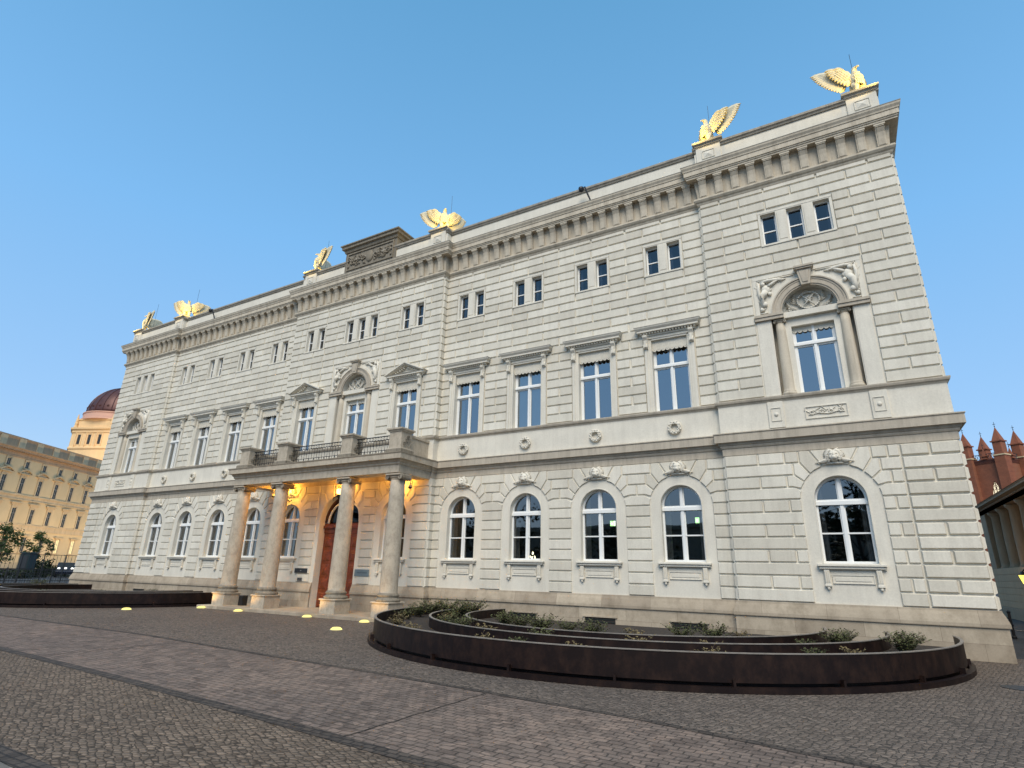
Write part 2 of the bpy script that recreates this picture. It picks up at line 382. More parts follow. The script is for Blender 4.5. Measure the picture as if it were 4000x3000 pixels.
# ------------------------------------------------------------------ main building
CX = .05
W = 21.34; P1 = .18; P2 = .30; XR = 15.68; XC = 4.72
BAYS = [3.03, 6.08, 8.815, 11.55, 14.25, 18.54]
PLAN = [(-W, 13), (-W, -P1), (-XR, -P1), (-XR, 0), (-XC+CX, 0), (-XC+CX, -P2), (XC+CX, -P2), (XC+CX, 0), (XR, 0), (XR, -P1), (W, -P1), (W, 13)]
pal = thing('stone_palace', 'long cream three-storey palace with rusticated walls, columned portico and eagles on its roofline', 'building', (0, 0, 0))
WD = .24
def yw(x):
    ax = abs(x)
    if ax > XR: return -P1
    if abs(x-CX) < XC: return -P2
    return 0.0
GW = .62; GS = 2.09; GT = 3.75    # ground windows: half width, sill, spring
grd = [(-b if True else b, 'w') for b in BAYS]
gx = [-b for b in BAYS]+[b for b in BAYS]
# wall sections: x0,x1,y
SEC = [(-W, -XR, -P1), (-XR, -XC+CX, 0), (-XC+CX, XC+CX, -P2), (XC+CX, XR, 0), (XR, W, -P1)]
PITCH_U, Z_U = .3352, 6.80
NICHE = [(-18.54, -P1), (CX, -P2), (18.54, -P1)]
UPW = [(s*b, 0) for s in (-1, 1) for b in BAYS[1:5]]+[(CX-3.08, -P2), (CX+3.08, -P2)]
def top_open():
    L = []
    for x in [s*b for s in (-1, 1) for b in BAYS[1:5]]+[CX-3.08, CX+3.08]: L += [x-.39, x+.39]
    for x, _ in NICHE: L += [x-.77, x, x+.77]
    return L
openings = []   # (xc, hw, z0, z1, arch, depth)
for x in gx: openings.append((x, GW, GS, GT, True, .34))
openings.append((CX, 1.13, .0, 3.55, True, .55))
for x, y in UPW: openings.append((x, .60, 6.80, 9.34, False, .34))
for x, y in NICHE:
    openings.append((x, 1.08, 6.80, 9.24, False, .42)); openings.append((x, .75, 9.42, 9.42, True, .26))
for x in top_open(): openings.append((x, .22, 11.87, 12.99, False, .26))
for x in (8.83, 11.56, 14.28): 
    for s_ in (-1, 1): openings.append((s_*x, .53, .06, .42, False, .3))
wall = MB()
def wall_section(x0, x1, Y, z0, z1):
    ops = [o for o in openings if x0 < o[0] < x1]
    xs = {x0, x1}
    for (xc, hw, a, b, ar, d) in ops:
        xs |= {xc-hw, xc+hw}
        if ar: xs |= {xc-hw*math.cos(math.pi*i/14) for i in range(1, 14)}
    xs = sorted(xs); xs = [x for i, x in enumerate(xs) if i == 0 or x-xs[i-1] > 1e-5]
    def top(o, x):
        if not o[4]: return o[3]
        return o[3]+math.sqrt(max(0, o[1]**2-(x-o[0])**2))
    for a, b in zip(xs, xs[1:]):
        m_ = (a+b)/2; act = sorted([o for o in ops if o[0]-o[1] < m_ < o[0]+o[1]], key=lambda o: o[2])
        za = zb = z0
        for o in act:
            if o[2] > za+1e-6 or o[2] > zb+1e-6: wall.face([(a, Y, za), (b, Y, zb), (b, Y, o[2]), (a, Y, o[2])])
            za, zb = top(o, a), top(o, b)
            D = o[5]
            wall.face([(a, Y, za), (b, Y, zb), (b, Y+D, zb), (a, Y+D, za)])          # soffit
            wall.face([(a, Y, o[2]), (b, Y, o[2]), (b, Y+D, o[2]), (a, Y+D, o[2])])      # sill bed
        wall.face([(a, Y, za), (b, Y, zb), (b, Y, z1), (a, Y, z1)])
    for o in ops:
        if o[3] > o[2]:
            for s_ in (-1, 1):
                x = o[0]+s_*o[1]; wall.face([(x, Y, o[2]), (x, Y+o[5], o[2]), (x, Y+o[5], o[3]), (x, Y, o[3])])
for x0, x1, Y in SEC: wall_section(x0, x1, Y, 0, 16.2)
for X, Y0, Y1 in ((-W, -P1, 13), (-XR, -P1, 0), (-XC+CX, -P2, 0), (XC+CX, -P2, 0), (XR, -P1, 0), (W, -P1, 13)):
    wall.face([(X, Y0, 0), (X, Y1, 0), (X, Y1, 16.2), (X, Y0, 16.2)])
wall.face([(-W, 13, 0), (W, 13, 0), (W, 13, 16.2), (-W, 13, 16.2)])
# tympanum backs, niche backs
for x, Y in NICHE:
    wall.face([(x-.75, Y+.26, 9.3), (x+.75, Y+.26, 9.3), (x+.75, Y+.26, 10.25), (x-.75, Y+.26, 10.25)])
    for s_ in (-1, 1):                                                                # piers beside the window
        a, b = sorted((x+s_*.57, x+s_*.80)); wall.box(a, b, Y+.13, Y+.42, 6.8, 9.26)
        a, b = sorted((x+s_*.80, x+s_*1.1)); wall.face([(a, Y+.42, 6.8), (b, Y+.42, 6.8), (b, Y+.42, 9.26), (a, Y+.42, 9.26)])
    wall.box(x-.57, x+.57, Y+.131, Y+.42, 8.98, 9.26)
wall.build('wall', M_PLASTER, pal)

# rusticated blocks
blk = MB(); G = .015
def rect_block(fn, a, b, z0, z1, h=.048, e=.020):
    if b-a < .05: return
    blk.fru([(a+G, z0+G), (b-G, z0+G), (b-G, z1-G), (a+G, z1-G)], fn, h, e)
def row(fn, x0, x1, z0, z1, holes, joints):
    iv = [(x0, x1)]
    for (a, b, c, d) in holes:
        if min(z1, d)-max(z0, c) < .12: continue
        nv = []
        for p, q in iv:
            if b <= p or a >= q: nv.append((p, q))
            else:
                if a > p: nv.append((p, a))
                if b < q: nv.append((b, q))
        iv = nv
    for p, q in iv:
        js = [p]+sorted(j for j in joints if p+.13 < j < q-.13)+[q]
        for a, b in zip(js, js[1:]): rect_block(fn, a, b, z0, z1)
def upper(x0, x1, Y):
    holes = []
    for x, _ in UPW: holes.append((x-.84, x+.84, 6.7, 9.48)); holes.append((x-1.02, x+1.02, 9.5, 9.75))
    for x, _ in NICHE: holes.append((x-1.52, x+1.52, 6.7, 10.82))
    for x in [s*b for s in (-1, 1) for b in BAYS[1:5]]+[CX-3.08, CX+3.08]: holes.append((x-.69, x+.69, 11.83, 13.1))
    for x, _ in NICHE: holes.append((x-1.06, x+1.06, 11.83, 13.1))
    for k in range(22):
        z0 = Z_U+k*PITCH_U; z1 = min(z0+PITCH_U, 14.02); js = []
        c = (x0+x1)/2
        if abs(Y+P1) < 1e-6 or abs(Y+P2) < 1e-6:
            if abs(c) > 10: js = [c+.0+t for t in ((-1.57, 0, 1.57) if k % 2 == 0 else (-2.18, -.78, .78, 2.18))]
            else: js = [c+t for t in ((-4.1, -2.3, -1.57, 0, 1.57, 2.3, 4.1, -3.08, 3.08) if k % 2 == 0 else (-3.7, -2.4, -.8, .8, 2.4, 3.7))]
        else:
            s_ = 1 if c > 0 else -1
            for b in BAYS[1:5]:
                js += [s_*b-.683, s_*b+.683] if k % 2 == 0 else [s_*b, s_*b-1.365, s_*b+1.365]
        row(front(Y), x0+.002, x1-.002, z0, z1, holes, js)
for x0, x1, Y in SEC: upper(x0, x1, Y)
for k in range(22):   # side walls
    z0 = Z_U+k*PITCH_U; z1 = min(z0+PITCH_U, 14.02)
    for fn in (sidep(W), siden(-W)):
        for j in range(10):
            a = -P1+.002+(j*1.2 if k % 2 else (j*1.2-.6)); rect_block(fn, max(a, -P1+.002), a+1.2, z0, z1)
    rect_block(sidep(XC+CX), -P2+.002, -.002, z0, z1); rect_block(siden(-XC+CX), -P2+.002, -.002, z0, z1)
    rect_block(siden(XR), -P1+.002, -.002, z0, z1); rect_block(sidep(-XR), -P1+.002, -.002, z0, z1)
# ground floor rustication
PG, ZG = .3358, 1.09
def gz(k): return ZG+k*PG
ARC_R = .935
def voussoirs(xc, Y, mir, R_, cz, full=True):
    """blocks on one side (mir=+-1) of an arch"""
    def P(pts):
        q = [(xc+mir*u, z) for u, z in pts]; return q if mir > 0 else q[::-1]
    def on(z): return math.sqrt(max(0, R_*R_-(z-cz)**2))
    k = R_/.935
    zt = gz(12)
    def arcpts(za, zb, n=3):   # from za up to zb along the arch edge
        return [(on(za+(zb-za)*i/n)+G, za+(zb-za)*i/n) for i in range(n+1)]
    z1_, z2_, z3_, z4_ = cz+.26*k, cz+.50*k, cz+.70*k, cz+.88*k
    g = .010
    V0 = [(on(z4_)+0*g, z4_+g)]+[(.60*k-.012, zt-g), (0, zt-g), (0, cz+R_+g)]
    V0 = [(0, cz+R_+g), (.2*k, cz+math.sqrt(R_*R_-.04*k*k)+g), (on(z4_)-g, z4_+g), (.60*k-.02, zt-g), (0, zt-g)]
    V1 = [(on(z4_)+g, z4_+g*.3), (on((z4_+z3_)/2)+g, (z4_+z3_)/2+g), (on(z3_)+g, z3_+g), (.87-g, gz(11)+g*1.5), (.87-g, zt-g), (.60*k+.02, zt-g)]
    V2 = [(on(z3_)+g*2, z3_-g), (on((z3_+z2_)/2)+g, (z3_+z2_)/2), (on(z2_)+g, z2_+g*.8), (1.04-g, gz(10)+g*1.2), (1.04-g, gz(11)-g), (.87+g, gz(11)-g)]
    V1 = V1[::-1] if False else V1
    for V in (V1, V2):
        blk.fru(P(V[::-1] if area(V) < 0 else V), front(Y), .048, .020)
    V0 = V0 if area(V0) > 0 else V0[::-1]
    blk.fru(P(V0), front(Y), .048, .020)
    return on
def area(p): return sum(p[i-1][0]*p[i][1]-p[i][0]*p[i-1][1] for i in range(len(p)))/2
def side_rows(xc, Y, mir, R_, cz, xe, joints=None, pier=0):
    """rows from the arch surround out to xe"""
    on = lambda z: math.sqrt(max(0, R_*R_-(z-cz)**2)) if z > cz else R_
    g = G
    for k in range(12):
        z0, z1 = gz(k), gz(k+1)
        js = sorted([abs(j-xc) for j in (joints(k) if joints else [])])
        if pier and k != 9:       # one block spans the whole pier between two arches
            if mir < 0: continue
            PW = pier
            if k >= 10:
                a = .87 if k == 11 else 1.04
                rect_block(front(Y), xc+a, xc+PW-a, z0, z1)
            elif k == 8:
                za, zb = cz+.26*R_/.935, z0
                hp = [(on(zb)+g, zb+g), (on((za+zb)/2)+g, (za+zb)/2), (on(za)+g, za-g), (1.12, z1-g)]
                bl = [(xc+u, z) for u, z in hp]+[(xc+PW-u, z) for u, z in hp[::-1]]
                blk.fru(bl if area(bl) > 0 else bl[::-1], front(Y), .048, .020)
            else: rect_block(front(Y), xc+R_+.003, xc+PW-R_-.003, z0, z1)
            continue
        if k == 11: a = .87
        elif k == 10: a = 1.04
        else: a = None
        E = abs(xe-xc)
        if a is not None:
            js2 = [a]+[j for j in js if a+.13 < j < E-.13]+[E]
            if E-a > .06:
                for p, q in zip(js2, js2[1:]):
                    l, r = sorted((xc+mir*p, xc+mir*q)); rect_block(front(Y), l, r, z0, z1)
            continue
        first = [j for j in js if on((z0+z1)/2)+.14 < j < E-.13]
        p1 = first[0] if first else E
        if k in (9, 8) :
            za = cz+.50*R_/.935 if k == 9 else cz+.26*R_/.935
            zb = cz+.26*R_/.935 if k == 9 else z0
            zb = max(zb, z0-.06) if k == 9 else z0
            xa = min(1.04, p1-.05); xb2 = min(1.12, p1-.03)
            pts = [(on(zb)+g, zb+g), (on((za+zb)/2)+g, (za+zb)/2), (on(za)+g, za-g)]
            top = [(xa, z1-g), (p1-g, z1-g)] if xa > pts[2][0] else [(p1-g, z1-g)]
            bot = [(p1-g, z0+g)]+([(xb2, z0+g)] if k == 9 and xb2 > pts[0][0]+.02 else [])
            poly = pts+top+bot
            poly = [(xc+mir*u, z) for u, z in poly]
            if area(poly) < 0: poly = poly[::-1]
            blk.fru(poly, front(Y), .048, .020)
        else:
            l, r = sorted((xc+mir*(R_+.003), xc+mir*p1)); rect_block(front(Y), l, r, z0, z1)
        if first:
            js2 = first+[E]
            for p, q in zip(js2, js2[1:]):
                l, r = sorted((xc+mir*p, xc+mir*q)); rect_block(front(Y), l, r, z0, z1)
for s_ in (-1, 1):
    for i in (1, 2, 3, 4):
        x = s_*BAYS[i]
        for mir in (-1, 1):
            nb = x+mir*1.3675
            if i == 4 and mir == s_: nb = s_*(XR-.002)
            if i == 1 and mir == -s_: nb = s_*XC+CX+.002*s_
            voussoirs(x, 0, mir, ARC_R, GT)
            isp = not ((i == 4 and mir == s_) or (i == 1 and mir == -s_))
            nxt = BAYS[i+(1 if mir == s_ else -1)] if isp else 0
            side_rows(x, 0, mir, ARC_R, GT, (x+s_*nxt)/2 if isp else nb, pier=abs(s_*nxt-x) if isp else 0)
    # merge look at pier middles: joints only in one row, so cover the middles of the others
    x = s_*BAYS[5]
    for mir in (-1, 1):
        voussoirs(x, -P1, mir, ARC_R, GT)
        if mir == -s_: side_rows(x, -P1, mir, ARC_R, GT, s_*XR+s_*.002, joints=lambda k: [x-s_*1.24, x-s_*1.93] if k % 2 == 1 else [])
        else: side_rows(x, -P1, mir, ARC_R, GT, x+s_*1.52, joints=lambda k: [x+s_*1.24] if k % 2 == 1 else [])
    # proud corner strips
    a, b = sorted((s_*XR+s_*.002, x-s_*1.50)); c, d = sorted((x+s_*1.52, s_*(W-.002)))
    for k in range(12):
        for (p, q, jj) in ((c, d, (c+d)/2),):
            segs = [(p, q)] if k % 2 == 0 else [(p, jj), (jj, q)]
            for l, r in segs:
                blk.fru([(l+G, gz(k)+G), (r-G, gz(k)+G), (r-G, gz(k+1)-G), (l+G, gz(k+1)-G)], front(-P1), .07, .03)
# centre bay
for s_ in (-1, 1):
    x = s_*BAYS[0]
    for mir in (-1, 1):
        voussoirs(x, -P2, mir, ARC_R, GT)
        if mir == s_: side_rows(x, -P2, mir, ARC_R, GT, s_*XC+CX-.002*s_)
        else: side_rows(x, -P2, mir, ARC_R, GT, CX+s_*1.33, joints=lambda k: [CX+s_*1.74] if k in (9, 7) else [])
for mir in (-1, 1):
    on = lambda z: math.sqrt(max(0, 1.13**2-(z-3.55)**2)) if z > 3.55 else 1.13
    g = .01
    for V in ([(0, 4.70), (.35, 4.635), (.45, gz(12)-g), (0, gz(12)-g)],
              [(.40, 4.62), (.60, 4.52), (.75, 4.41), (.98, gz(11)+.04), (.98, gz(12)-g), (.48, gz(12)-g)],
              [(.78, 4.38), (.89, 4.27), (.98, 4.13), (1.20, gz(10)-.04), (1.20, gz(11)-.0), (1.0, gz(11)+.0)],
              ):
        V = [(CX+mir*u, z) for u, z in V]
        if area(V) < 0: V = V[::-1]
        blk.fru(V, front(-P2), .048, .020)
# side faces ground
for k in range(12):
    z0, z1 = gz(k), gz(k+1)
    for fn in (sidep(W), siden(-W)):
        for j in range(10):
            a = -P1+.002+(j*1.28 if k % 2 else (j*1.28-.64)); blk.fru([(max(a, -P1+.002)+G, z0+G), (a+1.28-G, z0+G), (a+1.28-G, z1-G), (max(a, -P1+.002)+G, z1-G)], fn, .06, .03)
    rect_block(sidep(XC+CX), -P2+.002, -.002, z0, z1); rect_block(siden(-XC+CX), -P2+.002, -.002, z0, z1)
    rect_block(siden(XR), -P1+.002, -.002, z0, z1); rect_block(sidep(-XR), -P1+.002, -.002, z0, z1)
blk.build('rusticated_blocks', M_BLOCK, pal)

# mouldings that run round the whole front
mm = MB()
mm.sweep(PLAN, [(0, 13.98), (.03, 13.98), (.06, 14.03), (.07, 14.07), (.11, 14.10), (.15, 14.16), (.15, 14.19), (.13, 14.20), (.13, 14.235), (0, 14.24)])
mm.sweep(PLAN, [(.02, 14.24), (.04, 14.5), (.07, 14.75), (.10, 14.97)])
cor = mm.build('cornice', M_CORN, pal)
m = MB()
m.sweep(PLAN, [(.08, 14.97), (.31, 14.97), (.31, 15.02), (.34, 15.04), (.34, 15.08), (.37, 15.09), (.37, 15.27), (.39, 15.27), (.40, 15.32), (.44, 15.39), (.45, 15.45), (.42, 15.46), (0, 15.49)])
m.build('crown_moulding', M_CORN, cor)
m = MB()
m.sweep(PLAN, [(.43, 15.462), (.455, 15.452), (.46, 15.475), (0, 15.505)]); m.build('flashing', M_CAP, cor)
# cornice brackets
def brk():
    b = MB()
    prof = [(.0, 0), (.04, 0), (.07, .03), (.08, .14), (.10, .32), (.135, .47), (.20, .59), (.215, .62), (.235, .62), (.235, .715), (0, .715)]
    n = len(prof)
    for x0, x1, ins in ((-.125, .125, 0), (-.085, .085, .018)):
        if ins == 0: pr = prof
        else: pr = [(a+.014, z) for a, z in prof[1:7]]; pr = [(0, pr[0][1]+.04)]+[(a, max(z, .05)) for a, z in pr]+[(0, pr[-1][1])]
        A = [b.vv((x0, -a, z)) for a, z in pr]; B = [b.vv((x1, -a, z)) for a, z in pr]; k = len(pr)
        for i in range(k): b.f.append([A[i], A[(i+1) % k], B[(i+1) % k], B[i]])
        b.f.append(A[::-1]); b.f.append(B)
    b.box(-.15, .15, -.25, -.02, .655, .722)
    return b.mesh('bracket', M_CORN)
BRK = brk()
def brackets(a, b, y, n):
    for i in range(n):
        x = a+(b-a)*i/(n-1); inst('bracket', BRK, cor, (x, y-.045, 14.245))
brackets(XR+.20, W-.17, -P1, 11); brackets(-W+.17, -XR-.20, -P1, 11)
brackets(XC+CX+.42, XR-.38, 0, 20); brackets(-XR+.38, -XC+CX-.42, 0, 20)
brackets(-XC+CX+.19, XC+CX-.19, -P2, 18)
# string course and ledges
m = MB()
m.sweep(PLAN, [(0, 5.125), (.025, 5.125), (.025, 5.33), (.05, 5.34), (.07, 5.38), (.07, 5.41), (.10, 5.43), (.13, 5.50), (.20, 5.50), (.20, 5.73), (.225, 5.75), (.225, 5.775), (.0, 5.84)])
m.build('string_course', M_LEDGE, pal)
m = MB()
m.sweep(PLAN, [(0, 5.83), (.03, 5.83), (.03, 6.62), (.05, 6.64), (.06, 6.67), (.10, 6.70), (.115, 6.75), (.115, 6.78), (0, 6.80)])
m.build('apron_band', M_PLASTER, pal)
m = MB()
m.sweep(PLAN, [(.052, 6.641), (.065, 6.67), (.103, 6.70), (.12, 6.75), (.12, 6.785), (0, 6.805)]); m.build('sill_ledge', M_LEDGE, pal)
# plinth, cut at the door
DX0, DX1 = CX-1.13, CX+1.16
PROF_P = [(.09, 0), (.09, .72), (.13, .72), (.13, .80), (.115, .86), (.08, .97), (.05, 1.04), (.04, 1.09), (0, 1.09)]
m = MB()
m.sweep(PLAN[:5]+[(-XC+CX, -P2), (DX0, -P2)], PROF_P); m.sweep([(DX1, -P2)]+PLAN[6:], PROF_P)
plinth = m.build('plinth', M_PLINTH, pal)
for s_ in (-1, 1):
    for x in (8.83, 11.56, 14.28):
        m = MB(); m.box(s_*x-.50, s_*x+.50, -.094, -.0905, .0, .42); g_ = m.build('cellar_window', M_INT, plinth)
        b = MB()
        for i in range(5): b.box(s_*x-.48, s_*x+.48, -.108, -.096, .05+i*.075, .075+i*.075)
        b.build('grille', plain('grille_green', (.006, .012, .010), .6) if 'grille_green' not in bpy.data.materials else bpy.data.materials['grille_green'], g_)
        b = MB(); b.box(s_*x-.56, s_*x+.56, -.13, -.0906, .42, .46); b.build('lintel', M_PLINTH, g_)

# interior floors and back wall
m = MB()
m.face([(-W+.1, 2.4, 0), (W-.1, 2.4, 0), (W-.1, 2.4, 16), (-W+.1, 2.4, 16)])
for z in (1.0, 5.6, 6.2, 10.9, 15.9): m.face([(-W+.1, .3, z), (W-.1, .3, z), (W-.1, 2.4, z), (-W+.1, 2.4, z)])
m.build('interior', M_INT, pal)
m = MB(); m.box(-W+.05, W-.05, .1, 13, 15.9, 16.15); m.box(-W+2, W-2, 2.5, 11, 16.15, 16.5); m.build('roof', M_ROOF, pal)

# surrounds of ground windows, sills, consoles
def ring(mb, fn, xc, cz, r0, r1, d0, d1, a0=0, a1=math.pi, n=28):
    for i in range(n):
        t0 = a0+(a1-a0)*i/n; t1 = a0+(a1-a0)*(i+1)/n
        mb.prism([(xc+r0*math.cos(t0), cz+r0*math.sin(t0)), (xc+r1*math.cos(t0), cz+r1*math.sin(t0)), (xc+r1*math.cos(t1), cz+r1*math.sin(t1)), (xc+r0*math.cos(t1), cz+r0*math.sin(t1))], fn, d0, d1, (False, True))
def gframe():
    """arched casement, local: x across, y into the wall, z absolute"""
    f = MB(); fn = front(WD)
    ring(f, fn, 0, GT, GW-.055, GW, -.03, .05)
    for s_ in (-1, 1):
        a, b = sorted((s_*(GW-.055), s_*GW)); f.box(a, b, WD-.05, WD+.03, GS, GT)
    f.box(-.04, .04, WD-.075, WD+.03, GS, GT+GW-.03)
    f.bev(-GW, GW, WD-.10, WD+.02, 3.61, 3.72, .012); f.box(-GW+.01, GW-.01, WD-.07, WD+.02, 3.72, 3.76)
    f.box(-GW+.055, GW-.055, WD-.045, WD+.02, 2.845, 2.885)
    f.box(-GW, GW, WD-.07, WD+.03, GS, GS+.06)
    for s_ in (-1, 1):
        a, b = sorted((s_*.04, s_*.075)); f.box(a, b, WD-.03, WD+.02, GS+.06, 3.61)
        a, b = sorted((s_*.04, s_*.07)); f.box(a, b, WD-.03, WD+.02, 3.76, GT+GW-.06)
    return f.mesh('frame', M_FRAME)
GF = gframe()
def gpane():
    p = MB(); p.face([(GW*math.cos(t), WD, GT+GW*math.sin(t)) for t in [math.pi*i/20 for i in range(21)]]+[(-GW, WD, GS), (GW, WD, GS)])
    return p.mesh('pane', M_GLASS_G)
GP = gpane()
def curtain(z0, z1, hw, wd, depth, name='curtain'):
    c = MB()
    for s_ in (-1, 1):
        n = 14; pts = []
        for i in range(n+1):
            x = s_*(hw-.02-wd*i/n); pts.append((x, depth+.025*math.sin(i*2.3)))
        for (a, ya), (b, yb) in zip(pts, pts[1:]): c.face([(a, ya, z0), (b, yb, z0), (b, yb, z1), (a, ya, z1)])
    return c.mesh(name, M_CURT)
GC = curtain(GS+.02, 4.2, GW, .17, WD+.18)
UC = curtain(6.84, 9.2, .6, .20, WD+.18)
TC = curtain(11.9, 12.98, .22, .08, WD+.12)
def gsill():
    s = MB(); fn = front(0)
    s.bev(-.78, .78, -.14, 0, 2.02, 2.075, .012); s.bev(-.74, .74, -.10, 0, 1.955, 2.02, .01); s.box(-.76, .76, -.05, 0, 1.93, 1.955)
    for sx in (-1, 1):
        c = sx*.585
        s.bev(c-.065, c+.065, -.075, 0, 1.56, 1.93, .008)
        for k in (-1, 0, 1): s.box(c+k*.038-.009, c+k*.038+.009, -.088, -.07, 1.62, 1.90)
        s.bev(c-.08, c+.08, -.09, 0, 1.52, 1.57, .008); s.lathe([(.0, 0), (.03, .015), (.038, .045), (.03, .07), (.05, .09)], (c, -.045, 1.43), 10)
    s.prism([(-.47, 1.59), (.47, 1.59), (.47, 1.81), (-.47, 1.81)], fn, 0, .012)
    for a, b, c, d in ((-.47, .47, 1.79, 1.81), (-.47, .47, 1.59, 1.61), (-.47, -.45, 1.61, 1.79), (.45, .47, 1.61, 1.79)): s.box(a, b, -.03, -.0, c, d)
    s.box(-.40, .40, -.026, 0, 1.655, 1.745)
    return s.mesh('sill', M_PLASTER)
GSL = gsill()
# carved lion head keystone
def lion():
    b = MB(); rnd = random.Random(3)
    b.ball((0, -.07, 4.90), (.14, .11, .16), 12, 9)
    b.ball((0, -.17, 4.85), (.06, .06, .055), 8, 6)                      # muzzle
    b.ball((-.035, -.165, 4.825), (.03, .04, .03), 7, 5); b.ball((.035, -.165, 4.825), (.03, .04, .03), 7, 5)
    b.ball((0, -.165, 4.92), (.025, .04, .075), 7, 5)                     # nose ridge
    for s_ in (-1, 1):
        b.ball((s_*.06, -.15, 4.955), (.04, .03, .018), 7, 5); b.ball((s_*.115, -.09, 5.03), (.035, .03, .04), 7, 5)
        b.ball((s_*.08, -.13, 4.87), (.04, .04, .05), 7, 5)
    for i in range(26):                                                  # mane locks
        a = -.4+(math.pi+.8)*i/25; r0 = .12
        for q in range(2):
            r1 = .19+.05*rnd.random()+q*.03; aa = a+.12*(rnd.random()-.5)
            p0 = Vector((r0*math.cos(aa), -.08, 4.9+r0*math.sin(aa))); p1 = Vector((r1*math.cos(aa-.5*(1 if math.cos(aa) > 0 else -1)), -.05+.03*q, 4.9+r1*math.sin(aa-.5*(1 if math.cos(aa) > 0 else -1))))
            b.tube([p0, (p0+p1)/2+Vector((0, -.035, 0)), p1], [.024, .032, .012], 5)
    for s_ in (-1, 1):                                                   # side leaves on the arch
        for i in range(7):
            x0 = s_*(.13+.02*i); z0 = 4.80-.004*i; x1 = s_*(.20+.045*i); z1 = 4.88-.022*i
            b.tube([(x0, -.05, z0-.05), ((x0+x1)/2, -.075, (z0+z1)/2), (x1, -.035, z1-.02)], [.02, .026, .008], 5)
    b.prism([(-.2, 4.69), (.2, 4.69), (.2, 4.74), (-.2, 4.74)], front(0), .0, .05)
    return b.mesh('keystone_mask', M_PLASTER, True)
LION = lion()
for x in gx:
    y = yw(x)
    wn = bpy.data.objects.new('window', GF); COL.objects.link(wn); wn.parent = pal; wn.location = (x, y, 0)
    inst('pane', GP, wn); inst('sill', GSL, wn)
    inst('curtain', GC, wn)
    inst('keystone_mask', LION, pal, (x, y-.03, 0))
def gbead():
    m = MB(); ring(m, front(0), 0, GT, GW+.006, GW+.035, 0, .012)
    for s_ in (-1, 1):
        a, b = sorted((s_*(GW+.006), s_*(GW+.035))); m.box(a, b, -.012, 0, GS, GT)
    return m.mesh('bead', M_PLASTER)
GB = gbead()
for wn in [o for o in pal.children if o.data == GF]: inst('bead', GB, wn)
m = MB(); ring(m, front(-P2), CX, 3.55, 1.135, 1.20, 0, .02); m.build('door_surround', M_PLASTER, pal)

# upper windows
def uframe(hw=.60, z0=6.80, z1=9.30, tz=8.37):
    f = MB(); y = WD
    for s_ in (-1, 1):
        a, b = sorted((s_*(hw-.06), s_*hw)); f.box(a, b, y-.05, y+.03, z0, z1)
        a, b = sorted((s_*.035, s_*.07)); f.box(a, b, y-.03, y+.02, z0+.06, tz); f.box(a, b, y-.03, y+.02, tz+.1, z1)
        a, b = sorted((s_*(hw-.09), s_*(hw-.06))); f.box(a, b, y-.03, y+.02, z0+.06, z1)
    f.box(-.035, .035, y-.08, y+.03, z0, z1)
    f.bev(-hw, hw, y-.10, y+.02, tz, tz+.085, .012); f.box(-hw+.01, hw-.01, y-.06, y+.02, tz+.085, tz+.12)
    f.box(-hw, hw, y-.07, y+.03, z0, z0+.06); f.box(-hw, hw, y-.05, y+.03, z1-.05, z1)
    f.box(-hw+.06, hw-.06, y-.035, y+.02, tz-.05, tz)
    return f.mesh('frame', M_FRAME)
UF = uframe(); NF = uframe(.57, 6.80, 9.0)
def upane(hw, z0, z1):
    p = MB(); p.face([(-hw, WD, z0), (hw, WD, z0), (hw, WD, z1), (-hw, WD, z1)]); return p.mesh('pane', M_GLASS)
UP = upane(.6, 6.8, 9.34)
def valance(hw, z1, zs, y, n=8):
    v = MB(); pts = []
    for i in range(n):
        x0 = -hw+2*hw*i/n; x1 = -hw+2*hw*(i+1)/n; r = (x1-x0)/2
        for k in range(7):
            t = math.pi*k/6; pts.append((x0+r-r*math.cos(t), zs-r*1.0*math.sin(t)))
    poly = pts+[(hw, z1), (-hw, z1)]
    # strips, so that the scalloped edge stays clean
    for (a, za), (b, zb) in zip(pts, pts[1:]):
        if b-a > 1e-5:
            v.face([(a, y, za), (b, y, zb), (b, y, z1), (a, y, z1)]); v.face([(a, y, za), (b, y, zb), (b, y+.03, zb), (a, y+.03, za)])
    for i in range(n):
        x = -hw+2*hw*(i+.5)/n
        v.tube([(x-.035, y-.004, z1-.06), (x-.035, y-.006, zs+.02), (x, y-.006, zs-.03), (x+.035, y-.006, zs+.02), (x+.035, y-.004, z1-.06)], .007, 4)
    return v.mesh('valance', M_PLASTER)
UV = valance(.60, 9.36, 9.02, .07); NV = valance(.57, 9.10, 8.86, .17)
def usurround():
    s = MB()
    for sx in (-1, 1):
        for a, b, d in ((.60, .66, .030), (.66, .74, .05), (.74, .83, .075)):
            p, q = sorted((sx*a, sx*b)); s.box(p, q, -d, 0, 6.80, 9.36 if a < .7 else 9.40)
        # pilaster strip edge
    s.box(-.60, .60, -.03, 0, 9.34, 9.40)
    s.box(-.80, .80, -.055, 0, 9.40, 9.50)
    for sx in (-1, 1):
        c = sx*.765; pr = [(0, 9.03), (.05, 9.03), (.10, 9.07), (.10, 9.13), (.07, 9.22), (.09, 9.34), (.16, 9.43), (.17, 9.50), (0, 9.50)]
        A = [s.vv((c-.07, -a-.07, z)) for a, z in pr]; B = [s.vv((c+.07, -a-.07, z)) for a, z in pr]; k = len(pr)
        for i in range(k): s.f.append([A[i], A[(i+1) % k], B[(i+1) % k], B[i]])
        s.f.append(A[::-1]); s.f.append(B)
        s.box(c-.03, c+.03, -.19, -.07, 9.08, 9.3)
    return s
US = usurround().mesh('surround', M_PLASTER)
def path_box(hx, y0): return [(-hx, 0), (-hx, -y0), (hx, -y0), (hx, 0)]
